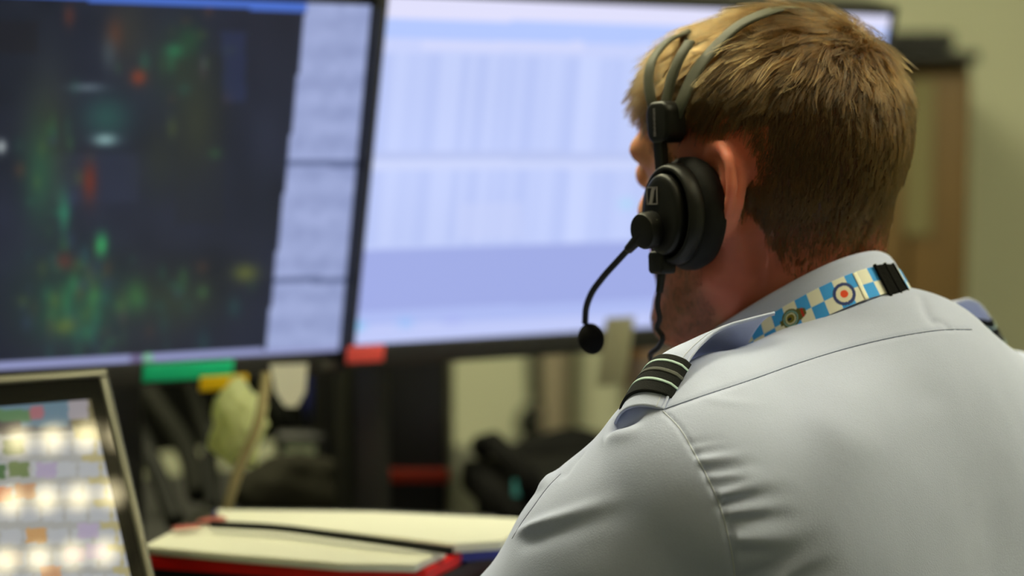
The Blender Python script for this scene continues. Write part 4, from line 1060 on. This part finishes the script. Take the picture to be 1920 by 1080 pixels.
poly_slab('lid', [(240, 1050), (810, 1090), (965, 1012), (930, 966), (700, 955), (380, 952)], ZF - 0.0150, 0.012, M['black'], bxf)
poly_slab('base', [(250, 1050), (800, 1088), (950, 1012), (920, 968), (700, 958), (390, 955)], ZF - 0.028, ZF - 0.028 - DESK, M['black'], bxf)
M['tab'] = mat('pink_tab', srgb(176, 96, 86), 0.7)
for px_, py_, c_ in ((350, 988, 'tab'), (398, 974, 'tab')):
    p_ = Wz(px_, py_, ZF + 0.006); tag(box('index_tab', p_, (0.022, 0.010, 0.0016), M[c_], rot=DRot, bevel=0.0003), ['pink index tab at the corner of the red folder papers', 'pink index tab at the corner of the blue binder papers'][px_ > 370], 'tab')
pl_ = tube('cable', np.array([Wz(395, 983, ZF + .008), Wz(520, 990, ZF + .008), Wz(640, 1005, ZF + .008), Wz(760, 1021, ZF + .007), Wz(848, 1033, ZF + .004)]), 0.0032, M['cable'], None, 8, 40); tag(pl_, 'thin dark strip standing in for the shaded gap between the red folder and the blue binder', 'cable')  # dark strip added to draw the shaded gap between the two paper stacks
# touch panel on its stand
RT = rigid(30, -36)
TRc = W(199, 692, 1.52); tw, tht = 0.36, 0.30
TC = TRc - RT[:, 0] * tw / 2 - RT[:, 1] * tht / 2
tab = thing('touch_panel', 'tilted touch panel with a grid of coloured icons and a silver frame', 'tablet', (TC[0], TC[1], DESK))
def tp(a, b, o): return TC + RT @ np.array([a, b, o])
fw_ = 0.0075
for a, b, sx, sy in ((0, tht / 2 - fw_ / 2, tw, fw_), (0, -tht / 2 + fw_ / 2, tw, fw_), (-tw / 2 + fw_ / 2, 0, fw_, tht - 2 * fw_), (tw / 2 - fw_ / 2, 0, fw_, tht - 2 * fw_)):
    box('frame', tp(a, b, -0.008), (sx, sy, 0.022), M['silver'], tab, rot=RT, bevel=0.002)
box('glass', tp(0, 0, -0.008), (tw - 2 * fw_, tht - 2 * fw_, 0.018), M['glassblack'], tab, rot=RT)
def icons(x, y):
    C = np.tile(np.array([172, 174, 172.0]), (len(x), 1))
    rx = x - (y - 750) * 0.285                                   # columns lean with the panel
    k = rx > 122; C[k] = (186, 176, 128); k = (rx > 122) & (y < 800); C[k] = (120, 112, 78)
    top = y < 815 - 0.05 * x; C[top & (rx < 122)] = (96, 100, 108)
    C = rect(C, x, y, -900, 128, 752, 800, (104, 134, 152)); C = rect(C, x, y, -900, 60, 768, 790, (92, 132, 92)); C = rect(C, x, y, 56, 82, 762, 786, (170, 110, 120)); C = rect(C, x, y, 128, 165, 748, 786, (168, 162, 168)); C = rect(C, x, y, -900, 40, 790, 815, (84, 78, 80))
    def ic(cx, cy, c, w=19, h=14): 
        nonlocal C
        C = rect(C, rx + (y - 750) * 0.285, y, cx - w, cx + w, cy - h, cy + h, c)
    for j in range(8):
        for i in range(-6, 5):
            cx = 25 + i * 44 + j * 10; cy = 838 + j * 42
            ic(cx, cy, (186, 190, 196))
    for cx, cy, c in ((25, 838, (104, 122, 78)), (35, 880, (112, 132, 84)), (-9, 884, (70, 110, 70)), (87, 882, (176, 164, 194)), (47, 921, (196, 142, 104)), (3, 927, (206, 120, 84)), (68, 1004, (206, 158, 104)), (165, 995, (184, 172, 200)), (140, 1040, (196, 176, 190)), (180, 1034, (188, 172, 200)), (95, 1075, (214, 160, 120)), (24, 1046, (200, 190, 180))): ic(cx, cy, c)
    return C
M['scr_tab'] = attr_mat('panel_screen', 0.62, 0.03, 0.5)
sa, sb = tw - 2 * fw_ - 0.022, tht - 2 * fw_ - 0.034
screen_mesh('screen', tp(0, -0.002, 0.0015), RT, sa, sb, 200, 180, icons, M['scr_tab'], tab)
fo = tp(0, -0.05, -0.02); box('stand', (fo[0], fo[1], (DESK + fo[2] - .03) / 2), (0.16, 0.05, max(0.03, fo[2] - .03 - DESK)), M['black'], tab, rot=DRot, bevel=0.004)
box('foot', (fo[0], fo[1], DESK + 0.006), (0.22, 0.16, 0.012), M['black'], tab, rot=DRot, bevel=0.003)

# ------------------------------------------------------------------ behind the monitors
p0 = W(120, 800, 2.42); p1 = W(600, 800, 2.62)
part_ = thing('desk_partition', 'dark cloth partition behind the desk clutter', 'partition', (*((p0 + p1) / 2)[:2], DESK))
dv = p1 - p0; dv[2] = 0; ln = np.linalg.norm(dv); dv /= ln; RP = cols(dv, (-dv[1], dv[0], 0), (0, 0, 1)); pcn = (p0 + p1) / 2
box('panel', (pcn[0], pcn[1], DESK + 0.21), (ln + 0.3, 0.03, 0.40), M['partition'], part_, rot=RP, bevel=0.004)
box('rail', (pcn[0], pcn[1], DESK + 0.415), (ln + 0.3, 0.04, 0.02), M['black'], part_, rot=RP, bevel=0.003)
def standing(name, x0, x1, ytop, ybot, d, dep, m_, label, cat, bevel=0.006, yaw=0, ztop=None):
    """upright box on the desk seen between two pixel columns"""
    a = W(x0, ybot, d); b = W(x1, ybot, d); zt = W((x0 + x1) / 2, ytop, d)[2]; c_ = (a + b) / 2
    w_ = np.linalg.norm(b - a); R_ = rigid(yaw, 0); Rz = cols(R_[:, 0], -R_[:, 2], (0, 0, 1))
    cc = np.array([c_[0], c_[1], (zt + DESK) / 2]) + Rz[:, 1] * dep / 2
    return box(name, cc, (w_ / max(0.5, math.cos(math.radians(yaw))), dep, zt - DESK), m_, None, rot=Rz, bevel=bevel), cc, Rz, (w_, dep, zt - DESK)
pcb = thing('computer_tower', 'black computer tower behind the gap between the monitors', 'computer', (*W(712, 900, 2.2)[:2], DESK))
o, cc, Rz, sz = standing('case', 588, 836, 640, 940, 2.10, 0.30, M['black'], '', ''); o.parent = pcb; o.matrix_parent_inverse = Matrix.Translation(-Vector(pcb.location))
def on_front(name, x0, y0, x1, y1, d, th, m_, parent):
    a = W(x0, y0, d); b = W(x1, y1, d); return box(name, ((a + b) / 2), (abs(b[0] - a[0]), th, abs(a[2] - b[2])), m_, parent, bevel=0.001)
on_front('front_panel', 690, 660, 832, 868, 2.098, 0.006, M['glassblack'], pcb)
on_front('red_strip', 682, 880, 842, 904, 2.096, 0.006, M['darkred'], pcb)
on_front('indicator', 702, 918, 724, 936, 2.096, 0.004, mat('olive_light', srgb(74, 84, 20), 0.5), pcb)
def strand(name, pts, r, m_, label, cat, group=None, n=50):
    o = tube(name, np.array([W(*p) for p in pts]), r, m_, None, 10, n); return tag(o, label, cat, group)
G_ = 'cables behind the monitors'
strand('cable', [(250, 700, 2.2), (300, 770, 2.15), (352, 850, 2.1), (372, 930, 2.05)], 0.012, M['greycable'], 'thick grey cable under the green label', 'cable', G_)
strand('cable', [(345, 700, 2.26), (372, 770, 2.24), (395, 850, 2.2), (398, 960, 2.12)], 0.008, M['greycable'], 'grey cable below the yellow label', 'cable', G_)
strand('cable', [(222, 720, 2.0), (255, 800, 2.0), (300, 900, 1.95), (330, 980, 1.9)], 0.010, M['cable'], 'black cable right of the touch panel', 'cable', G_)
strand('cable', [(500, 700, 1.735), (482, 800, 1.72), (452, 870, 1.72), (424, 955, 1.72)], 0.0048, M['beige'], 'beige cable crossing in front of the pale green bag', 'cable', G_)
strand('cable', [(430, 730, 2.03), (406, 790, 2.0), (388, 860, 1.97), (398, 950, 1.93)], 0.006, M['cable'], 'thin black cable left of the pale green bag', 'cable', G_)
strand('cable', [(500, 705, 2.2), (530, 780, 2.18), (552, 850, 2.2), (560, 940, 2.2)], 0.011, M['cable'], 'black cable under the white paper tag', 'cable', G_)
def lumpy(name, px, py, d, r, m_, label, cat, seed, amp=0.15, freq=40):
    bm = bmesh.new(); bmesh.ops.create_icosphere(bm, subdivisions=4, radius=1.0); c_ = W(px, py, d)
    q = np.array([v.co[:] for v in bm.verts]); f_ = 1 + amp * vnoise(q, 2.3, seed) + amp * 0.5 * vnoise(q, 5, seed + 1); q = q * f_[:, None] * np.asarray(r) + c_
    for v, p in zip(bm.verts, q): v.co = Vector(p)
    me = bpy.data.meshes.new(name); bm.to_mesh(me); bm.free(); o = link(name, me, m_, None, True); return tag(o, label, cat)
lumpy('plastic_bag', 446, 796, 1.77, (0.027, 0.018, 0.0375), M['bag'], 'crumpled pale green plastic bag behind the beige cable', 'bag', 3, 0.32)
lumpy('dust_cloth', 560, 925, 2.04, (0.062, 0.04, 0.040), M['mound'], 'crumpled grey cloth on the desk behind the binder', 'cloth', 5)
def hung_tag(px, m_, name, label, off, th):
    P_ = [onplane(x, y, np.asarray(CL) + RL[:, 2] * off, RL[:, 2]) for x, y in px]; bm = bmesh.new(); f = bm.faces.new([bm.verts.new(Vector(p)) for p in P_])
    r = bmesh.ops.extrude_face_region(bm, geom=[f])
    for e in r['geom']:
        if isinstance(e, bmesh.types.BMVert): e.co += Vector(RL[:, 2] * th)
    bmesh.ops.recalc_face_normals(bm, faces=bm.faces); me = bpy.data.meshes.new(name); bm.to_mesh(me); bm.free(); return tag(link(name, me, m_), label, 'tag')
hung_tag([(506, 684), (576, 682), (572, 735), (556, 762), (534, 762), (516, 735)], M['white'], 'paper_tag', 'white tapered paper tag hanging under the edge of the left monitor', 0.0066, 0.0012)
tag(tube('marker_pen', np.array([W(579, 790, 2.13), W(580, 760, 2.13), W(582, 700, 2.13), W(583, 690, 2.13)]), [0.004, 0.007, 0.007, 0.0065], M['navy'], None, 12), 'dark blue marker pen beside the white paper tag', 'pen')
adp = thing('power_adapter', 'black power adapter with a pale label', 'adapter', W(562, 860, 2.08))
a_ = W(562, 853, 2.08); box('case', a_ + np.array([0, 0.02, -0.004]), (0.055, 0.034, 0.05), M['black'], adp, bevel=0.003); box('label', a_ + np.array([0, 0.0015, 0]), (0.034, 0.002, 0.020), mat('pale_label', srgb(176, 186, 160), 0.7), adp)
# desk phone
ph_c = W(1040, 900, 2.05)
tel = thing('desk_phone', 'black desk phone with a small teal display', 'phone', (ph_c[0], ph_c[1], DESK))
RPh = rigid(20, -82); pz = cols(RPh[:, 0], RPh[:, 1], RPh[:, 2])
pb = np.array([ph_c[0], ph_c[1], DESK + 0.045]); box('body', pb, (0.16, 0.17, 0.035), M['foam'], tel, rot=pz, bevel=0.008)
tube('handset', np.array([pb + pz @ np.array(q) for q in ((-0.055, -0.08, 0.03), (-0.055, -0.05, 0.045), (-0.055, 0.05, 0.045), (-0.055, 0.08, 0.03))]), [0.014, 0.012, 0.012, 0.014], M['foam'], tel, 14)
box('wedge', (ph_c[0], ph_c[1] + 0.02, DESK + 0.02), (0.14, 0.10, 0.036), M['black'], tel, rot=DRot, bevel=0.005)
dsp = W(985, 915, 1.965); box('display', dsp, (0.026, 0.004, 0.016), mat('teal_display', (0.02, 0.12, 0.10), 0.3, emis=(0.03, 0.16, 0.12, 0.6)), tel)
lumpy('rucksack', 1075, 870, 2.22, (0.085, 0.06, 0.040), M['foam'], 'black bag slumped behind the desk phone', 'bag', 9, 0.10)
# wall fittings
def on_wall(x0, y0, x1, y1, th, name, m_, parent=None, y=None, bevel=0.002):
    yy = (Y1 if y is None else y) - th; a = Wy(x0, y0, yy); b = Wy(x1, y1, yy); c_ = (a + b) / 2; c_[1] = yy + th / 2
    return box(name, c_, (abs(b[0] - a[0]), th - 0.001, abs(a[2] - b[2])), m_, parent, bevel=bevel)
tr = on_wall(1018, 560, 1060, 960, 0.05, 'cable_trunking', mat('trunking_grey', srgb(132, 122, 104), 0.7)); tag(tr, 'upright grey cable trunking on the wall below the right monitor', 'trunking')
wc = tube('wall_cable', np.array([Wy(1002, 600, Y1 - .015), Wy(1000, 700, Y1 - .012), Wy(1004, 780, Y1 - .012), Wy(1012, 900, Y1 - .012)]), 0.010, M['cable'], None, 8, 30); tag(wc, 'dark cable running down the wall beside the trunking', 'cable')
lathe_ = lathe('wall_socket', [(0.004, 0.0), (0.034, 0.0), (0.036, 0.02), (0.028, 0.034), (0.004, 0.036)], Wy(1004, 790, Y1 - 0.001), M['cable'], None, rot=cols((1, 0, 0), (0, 0, 1), (0, -1, 0)), sides=24); tag(lathe_, 'dark round plug on the wall cable', 'plug')
tr2 = on_wall(1062, 560, 1082, 960, 0.03, 'conduit', mat('conduit_dark', srgb(84, 82, 62), 0.7)); tag(tr2, 'dark conduit right of the grey trunking', 'conduit')
pf = thing('picture_frame', 'dark brown framed picture on the wall behind the headset cable', 'picture', Wy(1235, 690, Y1))
on_wall(1172, 560, 1330, 760, 0.02, 'backing', M['print'], pf)
for a_ in ((1172, 556, 1190, 764), (1314, 556, 1332, 764)): on_wall(*a_, 0.035, 'frame_bar', M['darkwood'], pf)
for a_ in ((1190, 556, 1314, 580), (1190, 742, 1314, 764)): on_wall(*a_, 0.034, 'frame_bar', M['darkwood'], pf)
on_wall(1194, 632, 1216, 664, 0.024, 'orange_patch', mat('orange_print', srgb(170, 120, 40), 0.7), pf)
# brown cupboard against the back wall, with a black case on top
YF = 3.10
def fz(px, py, y): return Wy(px, py, y)
ca = fz(1590, 118, YF); cb = fz(1826, 118, YF); ztop = ca[2]
cub = thing('cupboard', 'tall brown wooden cupboard against the wall behind the head', 'cupboard', ((ca[0] + cb[0]) / 2, (YF + Y1) / 2, 0))
wC = cb[0] - ca[0]; xc = (ca[0] + cb[0]) / 2
box('body', (xc, (YF + 0.02 + Y1 - 0.01) / 2, ztop / 2), (wC, Y1 - 0.01 - YF - 0.02, ztop), M['wood'], cub, bevel=0.003)
for k in (-1, 1):
    dd = box('door', (xc + k * wC / 4, YF + 0.009, ztop / 2), (wC / 2 - 0.006, 0.018, ztop - 0.04), M['wood'], cub, bevel=0.002)
    box('handle', (xc + k * 0.02, YF - 0.008, ztop * 0.62), (0.008, 0.014, 0.10), M['silver'], dd, bevel=0.002)
box('top_board', (xc, (YF - 0.02 + Y1 - 0.01) / 2, ztop + 0.010), (wC + 0.01, Y1 - 0.01 - YF + 0.02, 0.018), M['black'], cub, bevel=0.003)
na = fz(1700, 150, YF - .003); nb_ = fz(1746, 440, YF - .003)
tag(box('notice', (na + nb_) / 2 - np.array([0, 0.0005, 0]), (nb_[0] - na[0], 0.002, na[2] - nb_[2]), mat('notice_paper', srgb(112, 106, 72), 0.8)), 'pale notice sheet taped to the brown cupboard', 'notice')
ka = fz(1640, 58, YF + .03); kb = fz(1796, 58, YF + .03); kz = ka[2]
cs_ = thing('equipment_case', 'black rounded case lying on top of the brown cupboard', 'case', ((ka[0] + kb[0]) / 2, YF + 0.18, ztop + 0.02))
hC = kz - ztop - 0.0205
box('shell', ((ka[0] + kb[0]) / 2, YF + 0.17, ztop + 0.0205 + hC / 2), (kb[0] - ka[0], 0.27, hC), M['black'], cs_, bevel=min(0.02, hC * 0.4), segs=4)
tube('handle', np.array([((ka[0] + kb[0]) / 2 + q, YF + 0.03 + dy_, ztop + 0.0205 + hC / 2) for q, dy_ in ((-.04, .01), (-.04, -.012), (.04, -.012), (.04, .01))]), 0.004, M['satin'], cs_, 8, 20)
